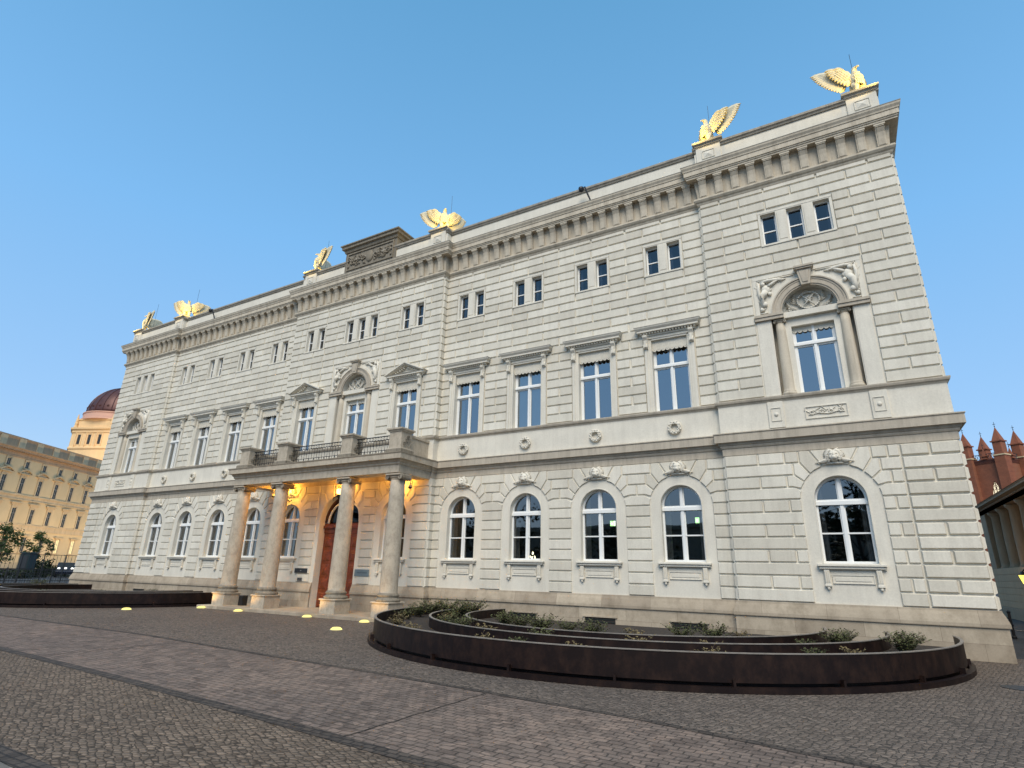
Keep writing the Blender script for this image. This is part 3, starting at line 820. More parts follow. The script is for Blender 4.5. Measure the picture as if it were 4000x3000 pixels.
def hood():
    h = MB()
    h.sweep([(-.86, 0), (-.86, -.06), (.86, -.06), (.86, 0)], [(0, 9.50), (.04, 9.50), (.05, 9.54), (.05, 9.56), (0, 9.56)])
    n = 19
    for i in range(n):
        x = -.90+1.8*i/(n-1); h.box(x-.028, x+.028, -.18, -.06, 9.555, 9.61)
    h.sweep([(-.92, 0), (-.92, -.12), (.92, -.12), (.92, 0)], [(-.02, 9.61), (.11, 9.61), (.11, 9.68), (.13, 9.69), (.17, 9.74), (.18, 9.77), (.18, 9.785), (-.1, 9.82)])
    return h.mesh('hood', M_PLASTER)
HD = hood()
def hoodcap():
    h = MB(); h.sweep([(-.92, 0), (-.92, -.12), (.92, -.12), (.92, 0)], [(.14, 9.787), (.19, 9.783), (.19, 9.80), (-.1, 9.835)]); return h.mesh('flashing', M_CAP)
HC = hoodcap()
def ped():
    h = MB()
    h.sweep([(-.86, 0), (-.86, -.06), (.86, -.06), (.86, 0)], [(0, 9.46), (.04, 9.46), (.05, 9.5), (.05, 9.52), (0, 9.52)])
    for i in range(19):
        x = -.94+1.88*i/18; h.box(x-.03, x+.03, -.18, -.06, 9.52, 9.575)
    h.sweep([(-.92, 0), (-.92, -.12), (.92, -.12), (.92, 0)], [(-.02, 9.575), (.11, 9.575), (.11, 9.63), (.15, 9.66), (0, 9.665)])
    top = 10.16; e = 1.12
    for a, b, d in ((0, .05, .30), (.05, .09, .26), (.09, .13, .20)):   # raking moulding in steps
        for sx in (-1, 1):
            p = [(sx*(e-a*1.2), 9.665), (0, top-a), (0, top-b), (sx*(e-b*1.2-.06), 9.665)]
            if area(p) < 0: p = p[::-1]
            h.prism(p, front(0), 0, d)
    for i in range(7):
        for sx in (-1, 1):
            x = sx*(.12+.11*i); z = 10.0-.42*abs(x); h.box(x-.027, x+.027, -.16, -.02, z-.055, z)
    h.prism([(-.9, 9.66), (.9, 9.66), (0, 10.05)], front(0), 0, .03)
    return h.mesh('hood', M_PLASTER)
PD = ped()
for i, (x, y) in enumerate(UPW):
    wn = bpy.data.objects.new('window', UF); COL.objects.link(wn); wn.parent = pal; wn.location = (x, y, 0)
    inst('pane', UP, wn); inst('surround', US, wn); inst('valance', UV, wn)
    pd = abs(x) < 5
    inst('hood', PD if pd else HD, wn)
    if not pd: inst('flashing', HC, wn)
    if abs(x-BAYS[2]) < .01:
        b = MB(); b.face([(-.58, WD+.1, 6.84), (.58, WD+.1, 6.84), (.58, WD+.1, 9.2), (-.58, WD+.1, 9.2)]); inst('blind', b.mesh('blind', M_BLIND), wn)
    elif x < BAYS[2]: inst('curtain', UC, wn)

# niches with columns
def column(mb, c, z0, z1, r0, r1, cap=True, n=20):
    H = z1-z0; pr = [(r0*1.30, 0), (r0*1.30, .04*1), (r0*1.34, .06), (r0*1.22, .09), (r0*1.12, .11), (r0*1.2, .13), (r0*1.05, .16), (r0, .19)]
    for i in range(1, 9):
        t = i/8; pr.append((r0+(r1-r0)*t**1.6, .19+(H-.19-.02)*t))
    mb.lathe(pr, (c[0], c[1], z0), n)
def ionic(mb, c, z, r, s=1.0):
    """four-sided ionic capital: echinus, scrolls, abacus; z is its underside"""
    h = r*.75
    mb.lathe([(r*1.0, 0), (r*1.08, h*.1), (r*1.0, h*.2), (r*1.22, h*.5), (r*1.1, h*.62)], (c[0], c[1], z), 20)
    for sy in (-1, 1):
        y = c[1]+sy*r*.98
        for sx in (-1, 1):
            x = c[0]+sx*r*1.18; pts = []
            for k in range(15):
                t = k/14*2*math.pi*1.6; q = r*.36*(1-.055*k); pts.append((x+sx*(-q*math.cos(t)), y+sy*.02, z+h*.42+q*math.sin(t)))
            mb.tube(pts, r*.075, 5)
            A = [(x+r*.33*math.cos(a), z+h*.42+r*.33*math.sin(a)) for a in [2*math.pi*i/14 for i in range(14)]]
            mb.prism(A, lambda u, d, zz: (u, c[1]+d, zz), -r*.92, r*.92)
        mb.box(c[0]-r*1.15, c[0]+r*1.15, min(y, y-sy*.1*r), max(y, y-sy*.1*r), z+h*.62, z+h*.86)
    a = r*1.32
    mb.bev(c[0]-a, c[0]+a, c[1]-a, c[1]+a, z+h*.86, z+h*1.15, r*.06)
def scroll(rnd, mb, cx, cz, r, y, turns=1.4, th=.02, dirn=1, a0=0):
    pts = []; rs = []
    n = 18
    for i in range(n):
        t = i/(n-1); a = a0+dirn*turns*2*math.pi*t; q = r*(1-.8*t)
        pts.append((cx+q*math.cos(a), y-.01*(1-abs(2*t-1)), cz+q*math.sin(a))); rs.append(th*(.5+.9*math.sin(math.pi*min(1, t*1.1+.05))))
    mb.tube(pts, rs, 6)
def leaf(mb, p, ang, L, wd, y, th=.03):
    n = 6; A = []
    ux, uz = math.cos(ang), math.sin(ang)
    for i in range(n+1):
        t = i/n; w_ = wd*math.sin(math.pi*min(1, t*.9+.08)); c = (p[0]+ux*L*t, p[1]+uz*L*t+.1*L*math.sin(t*2))
        A.append((c, w_))
    l = [mb.vv((c[0]-uz*w_, y, c[1]+ux*w_)) for c, w_ in A]; r_ = [mb.vv((c[0]+uz*w_, y, c[1]-ux*w_)) for c, w_ in A]; m_ = [mb.vv((c[0], y-th, c[1])) for c, w_ in A]
    for i in range(n): mb.f.append([l[i], l[i+1], m_[i+1], m_[i]]); mb.f.append([m_[i], m_[i+1], r_[i+1], r_[i]])
def niche_parts():
    d = {}
    k = MB(); fn = front(0)
    # outer frame of the niche field
    for s_ in (-1, 1):
        a, b = sorted((s_*1.48, s_*1.36)); k.box(a, b, -.03, 0, 9.42, 10.66)
        a, b = sorted((s_*1.10, s_*1.50)); k.bev(a, b, -.02, 0, 6.80, 9.24, .008)          # strips beside the columns
    k.box(-1.48, 1.48, -.035, 0, 10.66, 10.78)
    # spandrel edge next to the arch and panel sinks
    ring(k, fn, 0, 9.42, 1.03, 1.12, 0, .03, n=30)
    d['frame'] = k.mesh('niche_frame', M_PLASTER)
    k = MB()
    for r0, r1, dd in ((.75, .80, .05), (.80, .93, .075), (.93, .99, .09), (.99, 1.03, .12)): ring(k, fn, 0, 9.42, r0, r1, 0, dd, n=32)
    for s_ in (-1, 1):
        a, b = sorted((s_*.72, s_*1.53)); k.box(a, b, -.10, .05, 9.24, 9.34); k.box(a, b, -.13, .05, 9.34, 9.42)
        a, b = sorted((s_*.72, s_*1.06)); k.box(a, b, .05, .30, 9.24, 9.42)
    k.box(-.72, .72, .06, .40, 9.26, 9.35); k.box(-.72, .72, .02, .40, 9.35, 9.42)
    k.prism([(-.12, 10.16), (.12, 10.16), (.20, 10.68), (-.20, 10.68)], fn, 0, .17)
    k.prism([(-.07, 10.24), (.07, 10.24), (.13, 10.62), (-.13, 10.62)], fn, .17, .19)
    k.box(-.24, .24, -.23, 0, 10.68, 10.73); k.box(-.27, .27, -.26, 0, 10.73, 10.79)
    d['arch'] = k.mesh('archivolt', M_LEDGE)
    k = MB(); rnd = random.Random(5)
    # wreath and crossed staffs with foliage in the lunette
    k.tube([(.30*math.cos(a), .21, 9.78+.27*math.sin(a)) for a in [2*math.pi*i/26 for i in range(26)]], .035, 6, True)
    for i in range(26):
        a = 2*math.pi*i/26; k.ball((.30*math.cos(a), .18, 9.78+.27*math.sin(a)), (.03, .02, .025), 5, 4)
    for s_ in (-1, 1):
        k.tube([(-s_*.22, .2, 9.52), (0, .17, 9.77), (s_*.2, .2, 10.02)], .022, 5)
        scroll(rnd, k, s_*.02, 9.82, .1, .2, dirn=s_)
        for i in range(9):
            a = (.15+.28*i)*.5; x = s_*(.34+.03*i); z = 9.50+.02*i
            leaf(k, (x-s_*.03, z), a if s_ > 0 else math.pi-a, .22+.03*(i % 3), .028, .235, .05)
        for i in range(5):
            leaf(k, (s_*.33, 9.7+.05*i), (.5+.15*i) if s_ > 0 else math.pi-(.5+.15*i), .2, .026, .235, .045)
        scroll(rnd, k, s_*.52, 9.56, .07, .22, dirn=-s_)
    d['lunette'] = k.mesh('lunette_relief', M_PLASTER, True)
    for s_ in (-1, 1):     # spandrel figures: body, head, drapery, wing, in a sunk panel
        k = MB(); X = lambda u: s_*u
        k.ball((X(1.12), -.04, 10.28), (.13, .07, .16), 10, 7); k.ball((X(1.19), -.07, 10.47), (.07, .06, .075), 9, 7)
        k.tube([(X(1.14), -.04, 10.22), (X(1.21), -.08, 10.08), (X(1.25), -.07, 9.90), (X(1.27), -.04, 9.66)], [.10, .105, .08, .04], 8)
        k.tube([(X(1.06), -.04, 10.36), (X(.94), -.07, 10.43), (X(.80), -.05, 10.52), (X(.70), -.03, 10.54)], [.05, .05, .035, .02], 7)
        k.tube([(X(1.24), -.04, 10.55), (X(1.05), -.07, 10.57), (X(.86), -.05, 10.57), (X(.62), -.03, 10.53), (X(.52), -.02, 10.55)], [.035, .055, .05, .035, .012], 7)
        k.tube([(X(1.30), -.04, 10.54), (X(1.33), -.06, 10.3), (X(1.32), -.05, 10.1), (X(1.29), -.03, 9.9)], [.035, .05, .045, .02], 6)
        k.ball((X(1.20), -.06, 9.78), (.09, .06, .09), 9, 6); k.ball((X(1.29), -.05, 9.62), (.06, .05, .07), 8, 6); k.ball((X(1.02), -.04, 10.12), (.06, .05, .07), 8, 6)
        for i in range(11): leaf(k, (X(1.22+.012*i), 9.56+.085*i), (.7+.5*(i % 3)) if s_ > 0 else math.pi-(.7+.5*(i % 3)), .15, .03, -.003, .05)
        for i in range(10): leaf(k, (X(1.3-.07*i), 10.46), (1.0+.3*(i % 5)) if s_ > 0 else math.pi-(1.0+.3*(i % 5)), .14, .028, -.003, .045)
        scroll(rnd, k, X(1.27), 9.68, .075, -.03, dirn=s_, th=.026); scroll(rnd, k, X(.86), 10.5, .07, -.03, dirn=-s_, th=.024); scroll(rnd, k, X(1.05), 10.3, .09, -.03, dirn=s_, th=.026)
        k.box(*sorted((X(.30), X(1.345))), -.028, 0, 10.605, 10.64); k.box(*sorted((X(1.325), X(1.355))), -.028, 0, 9.52, 10.605); k.box(*sorted((X(1.14), X(1.355))), -.028, 0, 9.49, 9.52)
        d['spandrel%d' % s_] = k.mesh('spandrel_relief', M_PLASTER, True)
    k = MB(); column(k, (0, 0), 6.80, 9.12, .155, .125); d['shaft'] = k.mesh('column', M_CORN, True)
    k = MB(); ionic(k, (0, 0), 9.115, .12); d['cap'] = k.mesh('capital', M_CORN)
    for s_ in (-1, 1):
        k = MB(); a, b = sorted((s_*1.08, s_*1.50)); k.bev(a, b, -.075, -.03, 5.84, 6.62, .008)
        c = s_*1.28; hw = .135; z0, z1 = 6.03, 6.43
        for p in ((c-hw, c+hw, z1-.012, z1), (c-hw, c+hw, z0, z0+.012), (c-hw, c-hw+.012, z0+.012, z1-.012), (c+hw-.012, c+hw, z0+.012, z1-.012)): k.box(p[0], p[1], -.095, -.075, p[2], p[3])
        k.ball((c, -.075, 6.23), (.06, .045, .06), 12, 8)
        d['boss%d' % s_] = k.mesh('boss_panel', M_PLASTER)
    k = MB()
    for p in ((-.53, .53, 6.35, 6.37), (-.53, .53, 6.01, 6.03), (-.53, -.51, 6.03, 6.35), (.51, .53, 6.03, 6.35)): k.box(p[0], p[1], -.06, -.03, p[2], p[3])
    rnd = random.Random(9)
    for i in range(9):
        x = -.40+.1*i; leaf(k, (x, 6.18+.05*math.sin(i*1.9)), (.3 if i % 2 else 2.7)+.5*math.sin(i*3), .17, .024, -.032, .03)
    for i in range(4): scroll(rnd, k, -.36+.24*i, 6.19, .07, -.045, dirn=1 if i % 2 else -1, th=.016)
    k.tube([(-.45, -.045, 6.13), (-.2, -.05, 6.16), (.05, -.05, 6.12), (.3, -.05, 6.17), (.45, -.045, 6.14)], .016, 5)
    d['apron'] = k.mesh('apron_relief', M_PLASTER)
    return d
ND = niche_parts()
for x, y in NICHE:
    nf = inst('niche', ND['frame'], pal, (x, y, 0))
    inst('archivolt', ND['arch'], nf); inst('lunette_relief', ND['lunette'], nf); [inst('spandrel_relief', ND['spandrel%d' % q], nf) for q in (-1, 1)]
    if abs(x) > 5: inst('apron_relief', ND['apron'], nf); [inst('boss_panel', ND['boss%d' % q], nf) for q in (-1, 1)]
    for s_ in (-1, 1):
        c = inst('niche_column', ND['shaft'], pal, (x+s_*.86, y+.13, 0)); inst('capital', ND['cap'], c)
    wn = bpy.data.objects.new('window', NF); COL.objects.link(wn); wn.parent = pal; wn.location = (x, y+.1, 0)
    inst('pane', UP, wn); inst('valance', NV, wn)
# third-floor windows
def tframe():
    f = MB(); y = .15
    for s_ in (-1, 1):
        a, b = sorted((s_*.175, s_*.22)); f.box(a, b, y-.04, y+.03, 11.87, 12.99)
    f.box(-.22, .22, y-.04, y+.03, 11.87, 11.92); f.box(-.22, .22, y-.04, y+.03, 12.95, 12.99); f.box(-.18, .18, y-.035, y+.02, 12.38, 12.415)
    return f.mesh('frame', M_FRAME)
TF = tframe()
p = MB(); p.face([(-.22, .15, 11.87), (.22, .15, 11.87), (.22, .15, 12.99), (-.22, .15, 12.99)]); TP = p.mesh('pane', M_GLASS_T)
def tsur(cs):
    s = MB(); a, b = cs[0]-.30, cs[-1]+.30
    s.box(a-.0, b+.0, -.05, 0, 13.03, 13.10); s.bev(a-.0, b+.0, -.075, 0, 11.80, 11.86, .008)
    e = [a]+[t for c in cs for t in (c-.225, c+.225)]+[b]
    for p, q in zip(e[::2], e[1::2]):
        s.box(p, q, -.04, 0, 11.86, 13.03)
        if q-p > .2: s.box(p+.05, q-.05, -.06, -.04, 11.95, 12.95); s.box(p+.02, q-.02, -.055, -.04, 11.86, 11.93)
    for c in cs: s.box(c-.225, c+.225, -.04, 0, 12.995, 13.03)
    return s.mesh('surround', M_PLASTER)
TS2 = tsur([-.39, .39]); TS3 = tsur([-.77, 0, .77])
for xs_, grp in [((x-.39, x+.39), x) for x in [s*b for s in (-1, 1) for b in BAYS[1:5]]+[CX-3.08, CX+3.08]]+[((x-.77, x, x+.77), x) for x, _ in NICHE]:
    y = yw(grp)
    inst('window_surround', TS2 if len(xs_) == 2 else TS3, pal, (grp, y, 0))
    for x in xs_:
        wn = bpy.data.objects.new('window', TF); COL.objects.link(wn); wn.parent = pal; wn.location = (x, y, 0); inst('pane', TP, wn); inst('curtain', TC, wn)
# wreaths on the apron band
def wreath():
    k = MB(); k.tube([(.165*math.cos(a), -.05, .165*math.sin(a)) for a in [2*math.pi*i/24 for i in range(24)]], .06, 8, True)
    rnd = random.Random(2)
    for i in range(34):
        a = 2*math.pi*i/34; r_ = .165+.04*math.sin(i*2.4); k.ball((r_*math.cos(a), -.095, r_*math.sin(a)), (.028, .03, .028), 6, 4)
    k.lathe([(.0, 0)], (0, 0, 0), 3, cap=False) if False else None
    return k.mesh('wreath', M_PLASTER, True)
WR = wreath()
for s_ in (-1, 1):
    for b in BAYS[1:5]: inst('wreath', WR, pal, (s_*b, -.03, 6.19))

# ------------------------------------------------------------------ attic parapet, pedestals, tablet
m = MB()
APLAN = [(x, y+.0) for x, y in PLAN]
m.sweep(PLAN, [(-.04, 15.40), (-.04, 16.30), (-.5, 16.30)])
m.build('parapet', stained('parapet_panels', (.765, .715, .605), (.56, .50, .41), .35, courses=(1.06, 30)), pal)
m = MB(); m.sweep(PLAN, [(-.04, 16.30), (.0, 16.30), (.02, 16.36), (.06, 16.39), (.06, 16.47), (.02, 16.51), (-.5, 16.51)]); m.build('coping', M_CAP, pal)
PEDX = [-20.9, -16.17, CX-4.15, CX+4.2, 16.17, 20.9]
for x in PEDX:
    y = -P2 if abs(x) < 5 else -P1
    m = MB(); m.bev(x-.42, x+.42, y-.05, y+.75, 15.40, 16.42, .01)
    for p in ((x-.22, x+.22, 16.19, 16.215), (x-.22, x+.22, 15.87, 15.895), (x-.22, x-.195, 15.895, 16.19), (x+.195, x+.22, 15.895, 16.19)): m.box(p[0], p[1], y-.075, y-.05, p[2], p[3])
    a = [(x-.19, y-.051, 15.90), (x+.19, y-.051, 15.90), (x+.19, y-.051, 16.185), (x-.19, y-.051, 16.185)]; c = (x, y-.10, 16.04)
    for i in range(4): m.face([a[i], a[(i+1) % 4], c])
    pd_ = m.build('attic_pedestal', M_PLASTER, pal)
    k = MB(); k.sweep([(x-.42, y+.75), (x-.42, y-.05), (x+.42, y-.05), (x+.42, y+.75)], [(0, 16.42), (.03, 16.43), (.05, 16.49), (.10, 16.52), (.10, 16.60), (.06, 16.64), (-.3, 16.66)]); k.box(x-.36, x+.36, y+.0, y+.7, 16.60, 16.665)
    k.build('cap', M_CAP, pd_)
# carved centre tablet
m = MB(); y = -P2
m.box(CX-1.66, CX+1.70, y-.04, y+1.3, 15.42, 16.98)
m.sweep([(CX-1.66, y+1.3), (CX-1.66, y-.04), (CX+1.70, y-.04), (CX+1.70, y+1.3)], [(0, 16.90), (.05, 16.92), (.08, 17.02), (.08, 17.06), (.18, 17.10), (.18, 17.22), (.24, 17.26), (.24, 17.32), (-.6, 17.42)])
for p in ((CX-1.5, CX+1.54, 16.76, 16.82), (CX-1.5, CX+1.54, 15.86, 15.92), (CX-1.5, CX-1.44, 15.92, 16.76), (CX+1.48, CX+1.54, 15.92, 16.76)): m.box(p[0], p[1], y-.09, y-.04, p[2], p[3])
tb = m.build('attic_tablet', M_DARKST, pal)
k = MB(); rnd = random.Random(11)
k.ball((CX, y-.05, 16.36), (.24, .08, .32), 12, 9)
for s_ in (-1, 1):
    for i in range(5):
        x = CX+s_*(.42+.25*i); scroll(rnd, k, x, 16.35+.13*math.sin(i*2), .15, y-.06, dirn=s_ if i % 2 else -s_, th=.032)
    for i in range(13): leaf(k, (CX+s_*(.25+.09*i), 16.30+.22*math.sin(i*2.6)), rnd.random()*6.28, .24, .04, y-.042, .06)
    for i in range(5): k.ball((CX+s_*(.35+.26*i), y-.05, 16.1+.4*(i % 2)), (.07, .05, .08), 7, 5)
k.build('relief', M_DARKST, tb, True)
for s_ in (-1, 1):      # scrolls either side of the tablet
    k = MB(); xe = CX+s_*1.68
    for i in range(12):
        t0, t1 = i/12, (i+1)/12; f_ = lambda t: 17.0-.62*(1-(1-t)**2.2)
        a = [(xe+s_*.9*t0, 16.51), (xe+s_*.9*t1, 16.51), (xe+s_*.9*t1, max(16.53, f_(t1))), (xe+s_*.9*t0, f_(t0))]
        if area(a) < 0: a = a[::-1]
        k.prism(a, front(y+.9), 0, .35)
    k.tube([(xe+s_*(1.02+.1*math.cos(a)), y+.7, 16.62+.1*math.sin(a)) for a in [2*math.pi*i/14 for i in range(14)]], .05, 6, True)
    k.ball((xe+s_*1.55, y+.4, 16.58), (.12, .12, .1), 8, 6)
    k.build('volute', M_DARKST, tb)

# ------------------------------------------------------------------ portico
PY = -2.18; PXE = 4.70
EP = [(-PXE, 0-P2), (-PXE, PY), (PXE+.04, PY), (PXE+.04, 0-P2)]
m = MB()
m.box(-PXE+.0, PXE+.04, PY, PY+.64, 5.05, 5.44)
m.box(-PXE, -PXE+.62, PY+.64, -P2-.002, 5.05, 5.44); m.box(PXE-.58, PXE+.04, PY+.64, -P2-.002, 5.05, 5.44)
m.sweep(EP, [(-.05, 5.33), (.02, 5.335), (.05, 5.37), (.05, 5.42), (.09, 5.45), (.12, 5.52), (.22, 5.52), (.22, 5.70), (.25, 5.735), (.26, 5.76), (-.4, 5.80)])
m.box(-PXE+.05, PXE-.01, PY+.05, -P2-.003, 5.36, 5.79)
ent = m.build('portico_entablature', M_PORT, pal)
m = MB(); 
for a, b in ((-4.05, -2.3), (-1.55, 1.6), (2.35, 4.1)): m.box(a, b, PY+.8, -P2-.15, 5.345, 5.36)
m.build('ceiling_panel', M_PLASTER, ent)
CXS = [-4.40, -1.90, 1.94, 4.44]; CY = -1.82
for x in CXS:
    k = MB(); column(k, (0, 0), .60, 4.82, .315, .265, n=32)
    c = k.build('portico_column', M_PORT, pal, True); c.location = (x, CY, 0)
    k = MB(); ionic(k, (0, 0), 4.80, .262); inst('capital', k.mesh('capital', M_PORT), c)
    k = MB(); k.bev(-.38, .38, -.38, .38, .12, .58, .012); k.bev(-.42, .42, -.42, .42, .58, .625, .01); inst('pedestal', k.mesh('pedestal', M_PORT), c)
    k = MB(); k.lathe([(.42, 0), (.44, .03), (.43, .08), (.37, .11), (.35, .15), (.38, .18), (.385, .22), (.34, .26), (.322, .28)], (0, 0, .625), 32); inst('base', k.mesh('base', M_DARKST, True), c)
m = MB(); m.bev(-5.25, 5.3, -2.52, -.30, .0, .12, .012)
m.box(DX0, DX1, -P2, .5, .0, .12); m.build('doorstep', M_PLINTH, pal)
# balcony
BP = [(-4.35, 0), (-1.85, 0), (1.9, 0), (4.40, 0)]
for i, (x, _) in enumerate(BP):
    m = MB(); y0 = PY-.02; m.bev(x-.36, x+.36, y0, y0+.72, 5.79, 5.97, .012); m.bev(x-.29, x+.29, y0+.06, y0+.66, 5.97, 6.60, .01)
    p_ = m.build('balcony_pedestal', M_DARKST if False else M_PORT, pal)
    k = MB(); k.sweep([(x-.29, y0+.06), (x+.29, y0+.06), (x+.29, y0+.66), (x-.29, y0+.66)][::1], [(-.02, 6.58), (.03, 6.60), (.05, 6.66), (.09, 6.67), (.09, 6.73), (-.25, 6.76)], True); k.box(x-.2, x+.2, y0+.15, y0+.57, 6.6, 6.758)
    k.build('cap', M_PORT, p_)
    k = MB(); rnd = random.Random(20+i)
    fnx = MB()
    for j in range(7): leaf(fnx, (-.14+.05*j, 6.05+.07*(j % 3)), 1.0+.3*math.sin(j*2), .30, .035, 0, .035)
    for j in range(3): scroll(rnd, fnx, -.1+.1*j, 6.15+.13*j, .08, -.01, th=.02)
    fnx.xf(Matrix.Translation((x+.291, y0+.36, 0)) @ Matrix.Rotation(R(90), 4, 'Z')); fnx.build('relief', M_DARKST, p_)
    k = MB(); k.bev(x-.38, x+.38, y0-.02, y0+.74, 5.785, 5.93, .01); k.build('base', M_DARKST, p_)
def railing(x0, x1, y, fn=None):
    k = MB(); z0, z1 = 5.86, 6.56
    k.box(x0, x1, y-.02, y+.02, z1-.03, z1); k.box(x0, x1, y-.015, y+.015, z1-.17, z1-.145); k.box(x0, x1, y-.015, y+.015, z0, z0+.025); k.box(x0, x1, y-.01, y+.01, z0+.13, z0+.15)
    k.box(x0, x1, y-.01, y+.01, z0+.34, z0+.355)
    n = max(2, round((x1-x0)/.15)); st = (x1-x0)/n
    for i in range(n+1):
        x = x0+i*st; k.box(x-.008, x+.008, y-.008, y+.008, z0, z1-.145)
        k.ball((x, y, z0+.35), (.02, .02, .025), 6, 4)
    for i in range(n):
        x = x0+(i+.5)*st
        k.tube([(x+.038*math.cos(a), y, z1-.088+.05*math.sin(a)) for a in [2*math.pi*j/10 for j in range(10)]], .009, 4, True)
        if i % 2 == 0: k.tube([(x+.05*math.cos(a)+st/2, y, z0+.08+.045*math.sin(a)) for a in [2*math.pi*j/10 for j in range(10)]], .008, 4, True)
        k.box(x-.004, x+.004, y-.004, y+.004, z0+.15, z0+.50)
    return k
for a, b in ((BP[0][0]+.29, BP[1][0]-.29), (BP[1][0]+.29, BP[2][0]-.29), (BP[2][0]+.29, BP[3][0]-.29)): railing(a, b, PY+.32).build('balcony_railing', M_IRON, pal)
for s_, x in ((-1, BP[0][0]-.02), (1, BP[3][0]+.06)):
    pass
for x in (BP[0][0], BP[3][0]+.02):     # solid side parapets between corner pedestal and front wall
    m = MB(); m.box(x-.14, x+.14, PY+.7, -P2-.003, 5.79, 6.5); m.bev(x-.18, x+.18, PY+.7, -P2-.003, 6.5, 6.6, .01); m.build('balcony_parapet', M_PORT, pal)

# ------------------------------------------------------------------ door
dy = -P2+.34
m = MB(); m.box(CX-1.13, CX+1.13, dy, dy+.08, .12, 3.30)
for i in range(20):   # fanlight frame
    pass
door = m.build('door', M_WOOD, pal)
for s_ in (-1, 1):
    k = MB(); a, b = sorted((CX+s_*.02, CX+s_*1.08)); k.bev(a, b, dy-.05, dy, .16, 3.08, .01)
    for j, (z0, z1) in enumerate(((.28, .72), (.84, 1.28), (1.40, 1.84), (1.96, 2.40), (2.52, 2.94))):
        for q in range(2):
            c0 = a+.08+q*.475; c1 = c0+.425
            k.fru([(c0, z0), (c1, z0), (c1, z1), (c0, z1)], front(dy-.05), .035, .07); k.fru([(c0+.10, z0+.10), (c1-.10, z0+.10), (c1-.10, z1-.10), (c0+.10, z1-.10)], front(dy-.085), .025, .04)
    lf = k.build('door_leaf', M_WOOD, door)
    h = MB(); h.tube([(CX+s_*.09, dy-.09, 1.16), (CX+s_*.09, dy-.14, 1.19), (CX+s_*.09, dy-.14, 1.36), (CX+s_*.09, dy-.09, 1.39)], .012, 6); h.build('handle', plain('brass', (.45, .3, .1), .3, metal=.9) if s_ < 0 else bpy.data.materials['brass'], lf)
k = MB(); k.bev(CX-1.13, CX+1.13, dy-.12, dy+.06, 3.30, 3.42, .012); k.bev(CX-1.10, CX+1.10, dy-.08, dy+.06, 3.42, 3.50, .012); k.box(CX-1.1, CX+1.1, dy-.06, dy, 3.1, 3.28); k.build('transom', M_WOOD, door)
k = MB(); ring(k, front(dy), CX, 3.55, 1.02, 1.14, -.05, .06); k.box(CX-.05, CX+.05, dy-.06, dy+.02, 3.5, 4.62); fanl = k.build('fanlight', M_WOODD, door)
for s_ in (-1, 1):
    k = MB(); ring(k, front(dy), CX+s_*.06, 3.52, .86, .92, -.02, .045, 0 if s_ > 0 else math.pi/2, math.pi/2 if s_ > 0 else math.pi, 14); k.build('fanlight_bar', M_FRAME, fanl)
k = MB(); k.face([(CX+1.03*math.cos(t), dy+.02, 3.55+1.03*math.sin(t)) for t in [math.pi*i/20 for i in range(21)]]); k.build('pane', M_GLASSD, fanl)
# plaques and intercom
P_D = plain('plaque_dark', (.022, .024, .026), .3); P_B = plain('plaque_blue_grey', (.15, .20, .22), .35)
P_M = plain('plaque_mark', (.30, .31, .32), .4); P_T = plain('plaque_letters', (.06, .085, .11), .5)
fy = -P2-.045
m = MB(); m.bev(-2.19, -1.41, fy-.02, fy, 1.46, 1.65, .006); pl = m.build('name_plaque', P_D, pal)
k = MB(); k.ball((-1.80, fy-.02, 1.555), (.045, .004, .018), 10, 6); k.build('emblem', P_M, pl)
m = MB(); m.bev(1.30, 2.08, fy-.02, fy, 1.40, 1.66, .006); pl = m.build('name_plaque', P_B, pal)
k = MB(); x = 1.45
rnd = random.Random(4)
while x < 1.98:      # worn, unreadable line of letters
    w_ = .02+.012*rnd.random(); k.box(x, x+.008, fy-.0235, fy-.02, 1.515, 1.565); k.box(x+w_-.006, x+w_, fy-.0235, fy-.02, 1.515, 1.545); k.box(x, x+w_, fy-.0233, fy-.02, 1.535, 1.543); x += w_+.014
k.build('letters', P_T, pl)
m = MB(); m.bev(-1.96, -1.66, fy-.015, fy, 1.14, 1.27, .005); ic = m.build('intercom', plain('intercom_steel', (.22, .2, .18), .35, metal=.7), pal)
k = MB(); k.box(-1.925, -1.86, fy-.019, fy-.015, 1.19, 1.25)
for i in range(3):
    for j in range(2): k.box(-1.82+i*.045, -1.795+i*.045, fy-.021, fy-.015, 1.165+j*.045, 1.19+j*.045)
k.build('buttons', M_IRON, ic)

